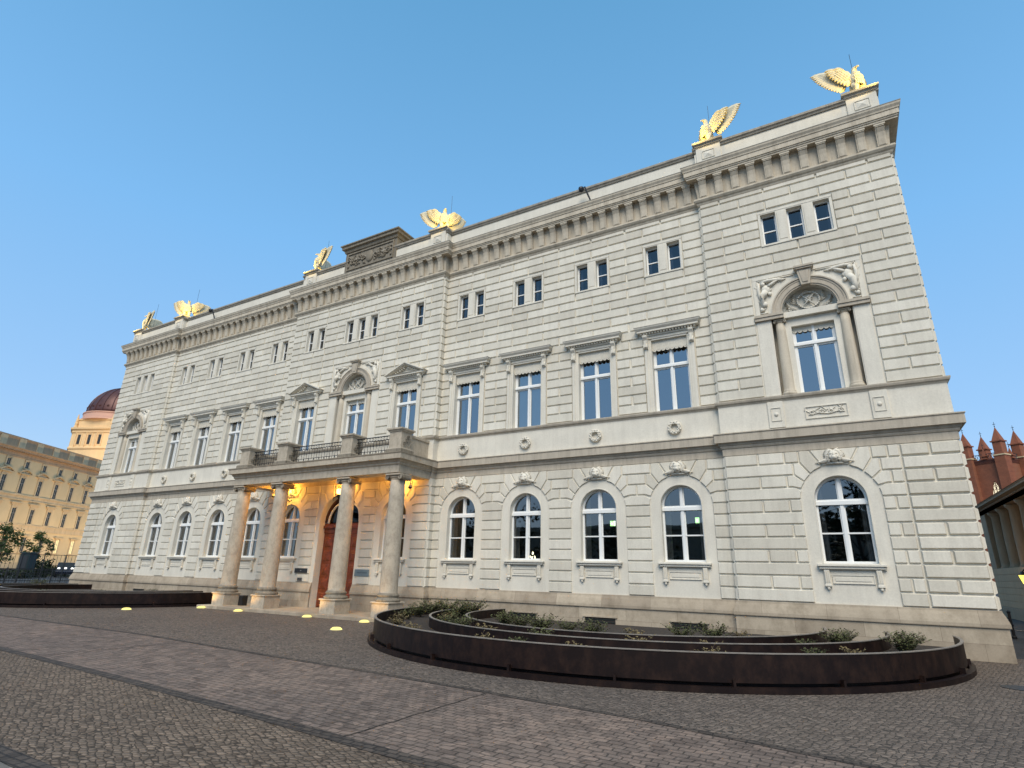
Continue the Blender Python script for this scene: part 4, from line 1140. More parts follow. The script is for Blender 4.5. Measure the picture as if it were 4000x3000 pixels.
# ------------------------------------------------------------------ eagles on the roofline
def eagle_meshes():
    d = {}
    b = MB()
    # body as one loft from tail to crown of the head
    sp = [((0, .30, .16), .05, .03), ((0, .20, .24), .09, .05), ((0, .10, .34), .15, .11), ((0, .02, .48), .19, .16), ((0, -.05, .64), .205, .18), ((0, -.07, .78), .175, .15),
          ((0, -.05, .89), .115, .105), ((0, -.02, .97), .085, .085), ((.0, -.03, 1.04), .082, .085), ((.0, -.05, 1.10), .078, .088), ((0, -.05, 1.145), .05, .06), ((0, -.045, 1.165), .015, .02)]
    rings = []
    for (c, rx, ry) in sp:
        rings.append([b.vv((c[0]+rx*math.cos(a), c[1]+ry*math.sin(a)*(.9 if c[2] > .3 else .6), c[2]+(.0 if c[2] > .3 else ry*.8*math.sin(a)))) for a in [2*math.pi*i/14 for i in range(14)]])
    for p, q in zip(rings, rings[1:]):
        for i in range(14): b.f.append([p[i], p[(i+1) % 14], q[(i+1) % 14], q[i]])
    b.f.append(rings[0][::-1]); b.f.append(rings[-1])
    for i in range(46):                              # breast feathers as overlapping scales
        z = .40+.42*((i // 7)/6.0); a = -math.pi/2+(-.95+1.9*((i % 7)/6.0))+(.13 if (i//7) % 2 else 0)
        rr = .185 if z < .7 else .16
        b.ball((rr*1.02*math.cos(a), -.045+rr*.86*math.sin(a), z), (.035, .03, .05), 6, 4)
    d['body'] = b.mesh('body', M_EAGLE, True)
    b = MB(); b.tube([(0, -.10, 1.105), (0, -.165, 1.10), (0, -.205, 1.075), (0, -.21, 1.035)], [.042, .036, .024, .006], 8); b.ball((.045, -.105, 1.12), .014, 6, 4); b.ball((-.045, -.105, 1.12), .014, 6, 4)
    d['beak'] = b.mesh('beak', M_EAGLE, True)
    b = MB()
    for s_ in (-1, 1):
        b.tube([(s_*.10, -.02, .44), (s_*.13, -.09, .30), (s_*.125, -.08, .16), (s_*.12, -.10, .10)], [.10, .095, .05, .032], 10)
        for k in (-1, 0, 1): b.tube([(s_*.12, -.10, .10), (s_*.12+k*.045, -.16, .10), (s_*.12+k*.06, -.20, .06)], [.026, .022, .01], 6)
    d['legs'] = b.mesh('legs', M_EAGLE, True)
    b = MB()
    for i in range(5):
        a = (i-2)*.16; b.tube([(math.sin(a)*.05, .16, .28), (math.sin(a)*.30, .30, .17), (math.sin(a)*.5, .38, .08)], [.04, .045, .015], 6)
    d['tail'] = b.mesh('tail', M_EAGLE, True)
    b = MB()        # right-hand wing (+x); the other is mirrored
    def feather(p0, p1, wd, th, bend):
        n = 6; L = []; Rr = []; T = []; B = []
        p0 = Vector(p0); p1 = Vector(p1); dr = (p1-p0); side = dr.cross(Vector((0, 1, 0))).normalized()
        for i in range(n+1):
            t = i/n; c = p0+dr*t+Vector((0, bend*math.sin(math.pi*t), .06*math.sin(math.pi*t)))
            w_ = wd*(.55+.55*t if t < .75 else (1.0-.95*((t-.75)/.25)**2)*.96)
            L.append(b.vv(c+side*w_)); Rr.append(b.vv(c-side*w_)); T.append(b.vv(c+Vector((0, -th, 0)))); B.append(b.vv(c+Vector((0, th, 0))))
        for i in range(n):
            for u, v_ in ((L, T), (T, Rr), (Rr, B), (B, L)): b.f.append([u[i], u[i+1], v_[i+1], v_[i]])
    sh = Vector((.15, .03, .72)); wr = Vector((.36, .02, .94))
    n = 10
    n = 14
    for i in range(n):              # primaries and secondaries
        t = i/(n-1); a = R(-10-66*t**1.1); root = wr.lerp(sh+Vector((.04, 0, -.08)), t*.95); L = .70-.16*t
        tip = root+Vector((L*math.cos(a), .02+.10*(1-t), L*math.sin(a)))
        feather(root, tip, .098, .016, .02+.004*i)
    for i in range(10):              # coverts
        t = i/9; a = R(-10-72*t); root = wr.lerp(sh, t)+Vector((-.02, -.03, .02)); tip = root+Vector((.42*math.cos(a), -.01, .42*math.sin(a)))
        feather(root, tip, .075, .028, -.01)
    for i in range(7):
        t = i/6; a = R(-4-80*t); root = wr.lerp(sh, t)+Vector((-.04, -.055, .03)); tip = root+Vector((.24*math.cos(a), -.0, .24*math.sin(a)))
        feather(root, tip, .068, .03, -.01)
    fan = []; nf = 16
    for i in range(nf):
        t = i/(nf-1); a = R(-10-66*t**1.1); root = wr.lerp(sh+Vector((.04, 0, -.08)), t*.95); L = (.70-.16*t)*.90
        fan.append((root+Vector((0, .02, 0)), root+Vector((L*math.cos(a), .03+.10*(1-t), L*math.sin(a)))))
    for (p0, p1), (q0, q1) in zip(fan, fan[1:]):
        for dy_ in (0, .03):
            b.face([p0+Vector((0, dy_, 0)), p1+Vector((0, dy_, 0)), q1+Vector((0, dy_, 0)), q0+Vector((0, dy_, 0))])
    b.tube([(.06, .02, .70), tuple(sh), (.25, .0, .88), tuple(wr), (.50, .02, .93), (.66, .05, .87)], [.05, .085, .07, .062, .042, .02], 9)
    for i in range(34):
        t = (i % 9)/8; k = i//9; p = wr.lerp(sh, t)+Vector((.03+.035*k, -.075+.004*k, -.03-.05*k)); b.ball(p, (.038, .022, .032), 6, 4)
    d['wing'] = b.mesh('wing', M_EAGLE, True)
    b = MB(); rnd = random.Random(8)
    b.bev(-.30, .30, -.24, .30, 0, .05, .02); b.ball((0, .02, .04), (.27, .24, .07), 12, 6, lambda q: 1+.1*math.sin(9*q.x+5*q.y))
    for i in range(12): b.ball((.24*math.cos(i*.52), .02+.21*math.sin(i*.52), .05), (.05, .05, .035), 6, 4)
    d['rock'] = b.mesh('rock_base', M_EAGLE, True)
    return d
EG = eagle_meshes()
ELAB = ['pale stone eagle at the far left corner of the roof, facing left', 'floodlit stone eagle with open wings on the second roof pedestal from the left',
        'floodlit stone eagle on the roof just left of the dark carved tablet', 'floodlit stone eagle with both wings spread, just right of the dark carved tablet',
        'floodlit stone eagle facing left, second from the right on the roof', 'floodlit stone eagle on the right corner of the roof, the topmost and largest in view']
M_SPOT = plain('spot_housing', (.03, .03, .03), .5)
for i, x in enumerate(PEDX):
    y = (-P2 if abs(x) < 5 else -P1)+.33
    hd = R(-42) if i % 2 == 0 else R(44)
    e = thing('eagle_statue', ELAB[i], 'statue', (x, y, 16.66), 'eagles on the roof parapet', hd); e.scale = (1.06, 1.06, 1.04)
    if i < 0: pass
    bd = inst('body', EG['body'], e); inst('beak', EG['beak'], bd); inst('legs', EG['legs'], e); inst('tail', EG['tail'], e); inst('rock_base', EG['rock'], e)
    wr_ = inst('wing', EG['wing'], e, (.15, .0, .02)); wr_.rotation_euler = (0, R(-13), R(26)); wr_.scale = (1.24, 1, 1.0); wl = inst('wing', EG['wing'], e, (-.15, .0, .02)); wl.rotation_euler = (0, R(13), R(-26)); wl.scale = (-1.24, 1, 1.0)
    fd = Vector((math.sin(hd), -math.cos(hd), 0))
    # small floodlight on the coping in front of the bird
    k = MB(); k.bev(-.06, .06, -.04, .04, 0, .07, .01)
    px, py = x+fd.x*.34, y+fd.y*.34
    f_ = k.build('floodlight', M_SPOT); f_.location = (px, py, 16.665); f_.rotation_euler = (0, 0, hd)
    tag(f_, 'small black floodlight at the feet of the ' + ['far left roof eagle', 'second roof eagle from the left', 'roof eagle left of the carved tablet', 'roof eagle right of the carved tablet', 'roof eagle fifth from the left', 'right corner roof eagle'][i], 'floodlight', 'floodlights at the eagles')
    k = MB(); k.box(-.045, .045, -.03, .03, .071, .074); k.build('lens', M_UPL, f_)
    ld = bpy.data.lights.new('eagle_light', 'SPOT'); ld.energy = 52; ld.color = (1.0, .68, .14); ld.spot_size = R(140); ld.spot_blend = .6; ld.shadow_soft_size = .04
    lo = bpy.data.objects.new('eagle_light', ld); COL.objects.link(lo); lo.location = (x+fd.x*.98, y+fd.y*.98, 16.80)
    dv_ = (Vector((x, y, 17.25))-lo.location); lo.rotation_euler = dv_.to_track_quat('-Z', 'Y').to_euler()
    k = MB(); k.tube([(x+.05, y+.42, 16.65), (x+.05, y+.42, 18.9)], .007, 5)
    tag(k.build('lightning_rod', M_IRON), 'thin upright lightning rod behind the ' + ['far left roof eagle', 'second roof eagle from the left', 'roof eagle left of the carved tablet', 'roof eagle right of the carved tablet', 'roof eagle fifth from the left', 'right corner roof eagle'][i], 'lightning rod', 'lightning rods')

# roof cameras
for x, lab in ((11.45, 'black security camera on a bent pole hanging over the right half of the roof coping'), (-12.55, 'black security camera on a bent pole hanging over the left end of the roof coping')):
    t = thing('security_camera', lab, 'camera', (x, -.25, 16.2))
    k = MB(); k.lathe([(.02, -.13), (.08, -.10), (.11, -.02), (.11, .06), (.06, .10)], (-.12, -.12, -.02), 12); k.build('housing', M_IRON, t)
    k = MB(); k.tube([(.02, -.10, .06), (.06, -.08, -.10), (.22, .05, -.62), (.22, .24, -.70)], .035, 6); k.build('arm', M_IRON, t)
# portico cameras
M_WHITE = plain('camera_white', (.7, .7, .68), .4)
for x, lab in ((-4.0, 'white dome camera under the portico ceiling, between its two left columns'), (4.02, 'white dome camera under the portico ceiling beside its right corner column')):
    t = thing('dome_camera', lab, 'camera', (x, -.62, 4.76), 'dome cameras under the portico')
    k = MB(); k.tube([(0, 0, .08), (0, 0, .58)], .022, 8); k.lathe([(.03, .10), (.085, .06), (.09, 0), (.06, -.01)], (0, 0, 0), 14); k.build('housing', M_WHITE, t)
    k = MB(); k.ball((0, 0, -.01), (.07, .07, .07), 12, 8); k.build('lens_dome', M_IRON, t)

# lanterns over the three openings in the portico
LL = ['glowing wrought iron wall lantern over the portico window left of the door', 'glowing wrought iron wall lantern above the arched wooden door', 'glowing wrought iron wall lantern over the portico window right of the door']
for i, x in enumerate((-3.03, .30, 3.42)):
    t = thing('wall_lantern', LL[i], 'lantern', (x, -P2-.42, 4.74), 'lanterns in the portico')
    k = MB(); k.lathe([(.05, -.12), (.10, -.06), (.115, .06), (.07, .12)], (0, 0, 0), 8); k.build('lamp_glass', M_LAMP, t)
    k = MB(); k.lathe([(.015, -.20), (.05, -.15), (.06, -.12), (.02, -.12)], (0, 0, 0), 8); k.lathe([(.09, .12), (.05, .18), (.02, .24), (.01, .30)], (0, 0, 0), 8)
    for j in range(4):
        a = math.pi/4+j*math.pi/2; k.tube([(.055*math.cos(a), .055*math.sin(a), -.12), (.12*math.cos(a), .12*math.sin(a), .06), (.08*math.cos(a), .08*math.sin(a), .12)], .008, 4)
    k.build('lamp_frame', M_IRON, t)
    k = MB(); k.tube([(0, .38, -.20), (0, .2, -.26), (0, .05, -.22), (0, 0, -.16)], .016, 6)
    for s_ in (-1, 1):
        k.tube([(0, .05, -.23), (s_*.14, .02, -.20), (s_*.26, .0, -.24), (s_*.33, .0, -.30), (s_*.30, 0, -.35), (s_*.26, 0, -.33)], [.02, .022, .02, .016, .012, .01], 6)
        k.tube([(s_*.05, .0, -.2), (s_*.12, 0, -.08), (s_*.19, 0, -.1), (s_*.17, 0, -.16)], .012, 5); k.tube([(s_*.10, 0, .0), (s_*.18, 0, .1), (s_*.14, 0, .17), (s_*.11, 0, .12)], .01, 5)
    k.ball((0, 0, -.26), (.03, .03, .06), 8, 6); k.lathe([(.05, 0), (.05, .02)], (0, 0, 0), 4) if False else None
    k.build('bracket', M_IRON, t)
    ld = bpy.data.lights.new('lantern_light', 'POINT'); ld.energy = 42; ld.color = (1.0, .43, .05); ld.shadow_soft_size = .10
    lo = bpy.data.objects.new('lantern_light', ld); COL.objects.link(lo); lo.location = (x, -P2-.42, 4.95)

# ground uplights
UP = [(-5.45, -5.15, 'left of the portico, out on the paving before the left planter'), (-4.75, -2.62, 'in front of the leftmost portico column'), (-2.28, -2.70, 'in front of the second portico column from the left'),
      (1.55, -2.70, 'in front of the third portico column from the left'), (4.38, -2.80, 'in front of the rightmost portico column, close to the right planter'), (5.55, -5.15, 'just left of the right planter, nearest the camera')]
for x, y, lab in UP:
    t = thing('ground_uplight', 'glowing ground light '+lab, 'ground light', (x, y, 0), 'ground lights set in the forecourt paving')
    k = MB(); k.lathe([(.195, 0), (.195, .012), (.165, .02)], (0, 0, 0), 20, cap=False); k.build('rim', M_RIM, t)
    k = MB(); k.lathe([(.168, .006), (.155, .045), (.10, .08), (.001, .09)], (0, 0, 0), 20, cap=False); k.build('lens', M_UPL, t)
    if y > -4:
        ld = bpy.data.lights.new('uplight', 'SPOT'); ld.energy = 15; ld.color = (1.0, .58, .18); ld.spot_size = R(130); ld.spot_blend = .8; ld.shadow_soft_size = .08
        lo = bpy.data.objects.new('uplight', ld); COL.objects.link(lo); lo.location = (x, y, .13)
        lo.rotation_euler = Vector((0, .9, 2.6)).to_track_quat('-Z', 'Y').to_euler()

# small dark bin between the left columns
t = thing('litter_bin', 'small black square bin standing between the two left portico columns', 'bin', (-3.72, -1.5, .12))
k = MB(); k.bev(-.13, .13, -.13, .13, 0, .36, .015); k.build('body', M_IRON, t); k = MB(); k.bev(-.14, .14, -.14, .14, .36, .40, .012); k.build('lid', M_SPOT, t)

# lit things seen through the ground-floor windows
M_EX = emit('exit_sign_face', (.45, 1.0, .35), 1.3); M_EXW = emit('exit_sign_pictogram', (.9, 1.0, .85), 1.6)
for x, z, lab in ((11.78, 3.34, 'glowing green exit sign seen through the third arched window right of the portico'), (14.62, 3.38, 'glowing green exit sign seen through the fourth arched window right of the portico')):
    k = MB(); k.box(x-.17, x+.17, .95, .99, z-.085, z+.085); s_ = tag(k.build('exit_sign', M_EX), lab, 'exit sign', 'exit signs behind the windows')
    k = MB(); k.box(x-.04, x+.15, .945, .949, z-.075, z+.075); k.box(x-.145, x-.09, .945, .949, z-.05, z+.02); k.build('pictogram', M_EXW, s_)
t = thing('table_lamp', 'glowing branched lamp behind the second arched window right of the portico', 'lamp', (8.72, .8, 2.10))
k = MB()
for a in range(5): k.ball((.09*math.cos(a*1.26), .09*math.sin(a*1.26), .10+.03*(a % 2)), (.025, .025, .04), 6, 5)
k.ball((0, 0, .25), (.035, .035, .06), 6, 5); k.ball((.42, 0, .02), (.04, .04, .03), 6, 5); k.build('bulbs', emit('bulb_glow', (1, .95, .6), 2.0), t)
k = MB(); k.tube([(0, 0, 0), (0, 0, .2)], .012, 5)
for a in range(5): k.tube([(0, 0, .03), (.06*math.cos(a*1.26), .06*math.sin(a*1.26), .02), (.09*math.cos(a*1.26), .09*math.sin(a*1.26), .07)], .007, 4)
k.build('stem', M_IRON, t)

# ------------------------------------------------------------------ steel planters
def ringwall(mb, cx, cy, Ro, th, z0, z1, a0, a1, n=72):
    for i in range(n):
        t0 = a0+(a1-a0)*i/n; t1 = a0+(a1-a0)*(i+1)/n
        for (r, fl) in ((Ro, 0), (Ro-th, 1)):
            mb.face([(cx+r*math.cos(t0), cy+r*math.sin(t0), z0), (cx+r*math.cos(t1), cy+r*math.sin(t1), z0), (cx+r*math.cos(t1), cy+r*math.sin(t1), z1), (cx+r*math.cos(t0), cy+r*math.sin(t0), z1)])
        for z in (z0, z1):
            mb.face([(cx+Ro*math.cos(t0), cy+Ro*math.sin(t0), z), (cx+Ro*math.cos(t1), cy+Ro*math.sin(t1), z), (cx+(Ro-th)*math.cos(t1), cy+(Ro-th)*math.sin(t1), z), (cx+(Ro-th)*math.cos(t0), cy+(Ro-th)*math.sin(t0), z)])
    for t in (a0, a1):
        mb.face([(cx+Ro*math.cos(t), cy+Ro*math.sin(t), z0), (cx+(Ro-th)*math.cos(t), cy+(Ro-th)*math.sin(t), z0), (cx+(Ro-th)*math.cos(t), cy+(Ro-th)*math.sin(t), z1), (cx+Ro*math.cos(t), cy+Ro*math.sin(t), z1)])
def planter(cx, lab):
    cy = -1.47
    t = thing('steel_planter', lab, 'planter', (cx, cy, 0), 'curved steel planters')
    sg = 1 if cx > 0 else -1
    for j, (Rr, ye, ox) in enumerate(((7.12, .52, .0), (5.78, .62, .06*sg), (4.68, .74, -.10*sg))):
        a = math.asin(ye/Rr); z0 = .13 if j == 0 else .12
        k = MB(); ringwall(k, ox, 0, Rr, .035, z0, .54, math.pi-a, 2*math.pi+a)
        wl = k.build('planter_wall', M_CORTEN, t)
        k = MB(); ringwall(k, ox, 0, Rr+.012, .06, .54, .555, math.pi-a, 2*math.pi+a); k.build('rim', M_RIM, wl)
        if j == 0:
            for i in range(13):
                k = MB()
                an = math.pi-a+(math.pi+2*a)*(i+.5)/13; c = Vector((math.cos(an), math.sin(an), 0)); tt = Vector((-c.y, c.x, 0))
                p = c*7.10; q = c*7.19
                for s1 in (-1, 1): k.face([p+tt*.02*s1+Vector((0, 0, .0)), q+tt*.02*s1, q+tt*.02*s1+Vector((0, 0, .18)), p+tt*.02*s1+Vector((0, 0, .18))])
                k.face([q+tt*.02, q-tt*.02, q-tt*.02+Vector((0, 0, .18)), q+tt*.02+Vector((0, 0, .18))])
                k.build('wall_bracket', M_CORTEN, wl)
    a = math.asin(.52/7.2)
    k = MB(); ringwall(k, 0, 0, 7.24, .10, 0, .085, math.pi-a, 2*math.pi+a); ringwall(k, 0, 0, 7.0, .05, 0, .14, math.pi-a, 2*math.pi+a); k.build('kerb_ring', M_CORTEN, t)
    k = MB(); n = 48; pts = [(7.05*math.cos(math.pi-a+(math.pi+2*a)*i/n), 7.05*math.sin(math.pi-a+(math.pi+2*a)*i/n)) for i in range(n+1)]
    k.f.append([k.vv((p[0], p[1], .31)) for p in pts]); k.build('soil', M_SOIL, t)
    return t
planter(13.22, 'semicircular dark steel planter with three tiers, in front of the right half of the palace')
planter(-13.22, 'semicircular dark steel planter at the left, in front of the palace beyond the portico')

def leafmat(name, c):
    m, nt, b = newmat(name); co = coords(nt)
    cc = ramp(nt, noise(nt, co, 7, 2), [(.3, tuple(x*.55 for x in c)), (.7, tuple(x*1.5 for x in c))])
    nt.links.new(cc, b.inputs['Base Color']); b.inputs['Roughness'].default_value = .6; b.inputs['Specular IOR Level'].default_value = .2; return m
M_LF = leafmat('shrub_leaf', (.085, .092, .036)); M_LF2 = leafmat('dry_leaf', (.17, .13, .06)); M_TWIG = plain('twig', (.07, .05, .035), .9)
M_TREE = leafmat('tree_leaf', (.045, .075, .02)); M_BARK = plain('bark', (.06, .05, .04), .95, var=.3, bmp=.8, bscale=15); M_EVER = leafmat('dark_tree_leaf', (.02, .032, .012))
def shrub(seed, h, n, dry=False, dense=12):
    rnd = random.Random(seed); tw = MB(); lf = MB()
    for i in range(n):
        a = rnd.random()*6.28; tl = .15+.75*rnd.random(); L = h*(.6+.5*rnd.random())
        d = Vector((math.cos(a)*tl, math.sin(a)*tl, 1)).normalized(); p0 = Vector((rnd.uniform(-.06, .06), rnd.uniform(-.06, .06), 0)); p1 = p0+d*L*.5; p2 = p0+d*L+Vector((math.cos(a), math.sin(a), -.25))*L*.18
        tw.tube([p0, p1, p2], [.005, .004, .0015], 3)
        for j in range(dense):
            t = .2+.8*j/(dense-1); c = (p0.lerp(p1, t*2) if t < .5 else p1.lerp(p2, t*2-1)); b_ = rnd.random()*6.28
            u = Vector((math.cos(b_), math.sin(b_), rnd.uniform(-.1, .8))).normalized(); v_ = u.cross(Vector((rnd.uniform(-1, 1), rnd.uniform(-1, 1), 1))).normalized(); l = rnd.uniform(.035, .06)
            lf.face([c, c+u*l*.5+v_*l*.24, c+u*l, c+u*l*.5-v_*l*.24])
    return tw.mesh('stems', M_TWIG), lf.mesh('foliage', M_LF2 if dry else M_LF)
SH = [shrub(1, .42, 64, dense=16), shrub(2, .30, 50), shrub(3, .26, 24, True, 11), shrub(4, .5, 56, dense=18)]
RN = {0: 'outer', 1: 'middle', 2: 'innermost'}
def place_plants(cx, side, specs):
    for (tier, ang, kind, sc_) in specs:
        r_ = {0: 6.42, 1: 5.22, 2: 3.6, 3: 6.8}[tier]; a = R(ang); x, y = cx+r_*math.cos(a), -1.47+r_*math.sin(a)
        pos = 'at the left end' if ang < 205 else 'left of the middle' if ang < 255 else 'near the middle' if ang < 285 else 'right of the middle' if ang < 335 else 'at the right end'
        k = {0: 'bushy olive green shrub', 1: 'low olive green shrub', 2: 'sparse brownish plant', 3: 'tall feathery green shrub'}[kind]
        lab = '%s %s, %s tier, %s planter' % (k, pos, RN.get(tier, 'outer'), side)
        t = thing('shrub', lab, 'shrub', (x, y, .31), lab, random.random()*6); hs_ = .88 if tier == 2 or ang > 300 else 1.12; t.scale = (sc_*1.25*hs_, sc_*1.25*hs_, sc_*hs_)
        inst('stems', SH[kind][0], t); inst('foliage', SH[kind][1], t)
place_plants(13.0, 'right', [(0, 178, 0, 1.0), (0, 186, 3, .95), (0, 194, 0, .9), (0, 203, 1, .9), (0, 214, 2, 1), (0, 226, 2, .9), (0, 240, 2, .9), (0, 262, 2, .9), (0, 280, 2, .8), (0, 300, 2, .9), (0, 318, 1, 1.0), (0, 326, 2, 1.0), (0, 345, 0, 1.1), (0, 352, 0, 1.0), (0, 270, 1, .8),
    (1, 180, 3, 1.0), (1, 189, 0, 1.05), (1, 199, 1, 1.0), (1, 212, 2, 1), (1, 225, 1, .9), (1, 240, 0, .9), (1, 252, 2, 1), (1, 268, 1, 1.0), (1, 290, 2, 1), (1, 305, 2, 1), (1, 330, 1, 1), (1, 344, 0, 1.0), (1, 352, 0, .9),
    (2, 200, 1, 1), (2, 225, 0, 1.15), (2, 240, 3, 1.0), (2, 253, 0, 1.2), (2, 265, 3, .9), (2, 275, 0, 1.1), (2, 290, 2, 1.2), (2, 306, 3, .95), (2, 318, 0, 1.1), (2, 330, 2, 1.1)])
place_plants(-13.0, 'left', [(0, 340, 2, 1), (0, 352, 1, 1), (1, 300, 1, .9), (1, 330, 2, 1), (2, 320, 1, 1), (2, 350, 0, .8), (0, 190, 0, 1), (1, 200, 2, 1)])

# ------------------------------------------------------------------ trees
def tree(name, lab, loc, H, cr, c0, mat, seed, n=1500, leaf=.22, group=None, tw=.10, flat=1.0, clumps=16):
    rnd = random.Random(seed); t = thing(name, lab, 'tree', loc, group)
    k = MB(); k.tube([(0, 0, 0), (.03*H*.1, 0, c0), (0, .02*H, (c0+H)*.55), (.0, .03, H*.93)], [tw, tw*.8, tw*.5, tw*.12], 8)
    cl = []
    for i in range(clumps):
        a = rnd.random()*6.28; z = c0+(H-c0)*(i+.5)/clumps; q = (z-c0)/(H-c0); rr = cr*math.sin(math.pi*(.18+.78*q))**.8*rnd.uniform(.35, 1.0)
        c = Vector((math.cos(a)*rr, math.sin(a)*rr, z)); cl.append((c, cr*rnd.uniform(.22, .42)))
        k.tube([(0, 0, max(.2, z-cr*.45)), tuple(c*.5+Vector((0, 0, (z-cr*.3)*.5))), tuple(c)], [tw*.3, tw*.2, tw*.05], 5)
    k.build('trunk', M_BARK, t)
    f = MB()
    for i in range(n):
        c, r_ = cl[rnd.randrange(len(cl))]; d = Vector((rnd.gauss(0, 1), rnd.gauss(0, 1), rnd.gauss(0, .6*flat))); d = d.normalized()*r_*rnd.random()**.45; p = c+d
        u = Vector((rnd.gauss(0, 1), rnd.gauss(0, 1), rnd.gauss(0, .5))).normalized(); v_ = u.cross(Vector((rnd.gauss(0, 1), rnd.gauss(0, 1), 1))).normalized(); l = leaf*rnd.uniform(.6, 1.2)
        f.face([p-u*l*.5, p+v_*l*.28, p+u*l*.5, p-v_*l*.28])
    f.build('crown', mat, t); return t
def at(az, d): return (CAMP.x+d*math.sin(az), CAMP.y+d*math.cos(az), 0)
tree('young_tree', 'young green tree at the left edge of the picture, before the yellow palace', (*at(-1.238, 100)[:2], 0), 5.9, 2.2, 1.8, M_TREE, 21, 2600, .30, tw=.11, clumps=22)
tree('young_tree', 'slim young green tree standing right of the other, above the dark green kiosk', (*at(-1.199, 100)[:2], 0), 5.3, 1.5, 2.1, M_TREE, 22, 1500, .28, tw=.09, clumps=20)

# ------------------------------------------------------------------ yellow palace far left
th_ = math.atan2(.85771, -.51414)
yp = thing('yellow_palace', 'long yellow baroque palace with pedimented windows, far left', 'building', (-143.14, 31.72, 0), rz=th_)
M_YEL = stained('ochre_plaster', (.80, .61, .35), (.70, .52, .29), .35, vs=.2, bmp=.1)
M_YST = stained('palace_sandstone', (.74, .56, .34), (.40, .32, .20), .5, vs=.3, bmp=.1)
M_BAL = stained('balustrade_stone', (.60, .40, .24), (.32, .24, .15), .6, vs=.4, bmp=.2)
k = MB(); k.box(-45, 60, 0, 22, 0, 25.0); k.build('wall', M_YEL, yp)
k = MB()
k.sweep([(-45, 22), (-45, 0), (60, 0)], [(0, 24.7), (.15, 24.7), (.15, 25.0), (.05, 25.05), (.05, 25.8), (.2, 25.9), (.2, 26.0), (.35, 26.05), (.75, 26.1), (.75, 26.35), (1.0, 26.6), (1.0, 26.75), (0, 26.9)])
for i in range(150): k.box(-44+.7*i, -43.72+.7*i, -.7, -.15, 25.86, 26.1)
k.build('cornice', M_BAL, yp)
k = MB()
for z0, z1, d in ((15.3, 15.55, .25), (15.55, 16.3, .08), (16.3, 16.6, .3), (8.5, 8.75, .2), (8.75, 9.7, .08), (9.7, 10.0, .25), (0, 1.4, .2)): k.box(-45, 60, -d, .01, z0, z1)
k.build('belt_course', M_YST, yp)
k = MB(); k.box(-45, 60, .1, .5, 26.85, 28.95); k.build('balustrade', M_BAL, yp)
k = MB(); k.box(-45, 60, -.05, .65, 28.95, 29.3); k.box(-45, 60, -.0, .6, 26.85, 27.2); k.build('balustrade_rail', M_BAL, yp)
PM = MB(); PM.bev(-.95, .95, -.12, .7, 26.9, 29.0, .05); PM = PM.mesh('balustrade_pier', M_YST)
for i in range(-8, 11): inst('balustrade_pier', PM, yp, (1.8+5.35*i, 0, 0))
k = MB(); k.box(-45, 12, 3, 18, 29.0, 30.1); k.box(-45, 60, 6, 20, 28.5, 29.6); k.build('roof', M_ROOF, yp)
M_PG = glass('palace_glass', (.3, .32, .3), .12)
def pwin(z0, z1, hw, kind):
    f = MB(); y = .02
    for s_ in (-1, 1):
        a, b = sorted((s_*hw, s_*(hw+.35))); f.box(a, b, -.18, 0, z0-.1, z1+.2)
    f.box(-hw-.35, hw+.35, -.18, 0, z1+.2, z1+.5); f.box(-hw-.45, hw+.45, -.28, 0, z0-.3, z0-.1)
    if kind == 'seg':
        f.box(-1.75, 1.75, -.5, 0, z1+.85, z1+1.05)
        for i in range(10):
            x0 = -1.85+.37*i; x1 = x0+.37; zz = lambda x: z1+1.0+.85*(1-(x/1.85)**2)
            f.prism([(x0, zz(x0)-.02), (x1, zz(x1)-.02), (x1, zz(x1)+.2), (x0, zz(x0)+.2)], front(0), 0, .6)
        f.prism([(-1.6, z1+1.05), (1.6, z1+1.05), (.9, z1+1.6), (-.9, z1+1.6)], front(0), 0, .2)
        f.box(-.9, .9, -.15, 0, z1+.5, z1+.85)
    elif kind == 'flat':
        f.box(-1.6, 1.6, -.55, 0, z1+1.15, z1+1.35); f.box(-1.35, 1.35, -.3, 0, z1+.75, z1+1.15); f.box(-.9, .9, -.2, 0, z1+.5, z1+.75)
    S = f.mesh('surround', M_YST)
    p = MB(); p.box(-hw, hw, -.05, -.02, z0, z1); Pn = p.mesh('pane', M_DKW)
    q = MB(); q.box(-.045, .045, -.11, -.05, z0, z1)
    if z1-z0 > 2: q.box(-hw, hw, -.11, -.05, z0+(z1-z0)*.62, z0+(z1-z0)*.62+.10)
    for s_ in (-1, 1):
        a, b = sorted((s_*(hw-.07), s_*hw)); q.box(a, b, -.10, -.05, z0, z1)
    return S, Pn, q.mesh('frame', M_GREYF)
M_GREYF = plain('grey_frame_paint', (.30, .28, .24), .5)
M_DKW = plain('dark_window_glass', (.03, .028, .022), .15)
M_LITW = emit('lit_window', (1.0, .80, .38), .55)
KW = [pwin(3.8, 7.0, .52, 'flatlow'), pwin(10.25, 13.45, .55, 'flat'), pwin(16.85, 20.3, .55, 'seg'), pwin(22.7, 24.1, .50, 'none')]
gh = MB(); gh.box(-1.65, 1.65, -.55, 0, 7.45, 7.65); gh.box(-1.2, 1.2, -.3, 0, 7.2, 7.45); gh = gh.mesh('hood', M_YST)
lit = MB(); lit.box(-.52, .52, -.05, -.02, 3.8, 7.0); lit = lit.mesh('pane', M_LITW)
for i in range(-4, 7):
    x = 4.75+5.35*i
    for j, (S, Pn, Fm) in enumerate(KW):
        wn = inst('window', Fm, yp, (x, 0, 0)); inst('surround', S, wn); inst('pane', lit if j == 0 and i >= 4 else Pn, wn)
        if j == 0: inst('hood', gh, wn)
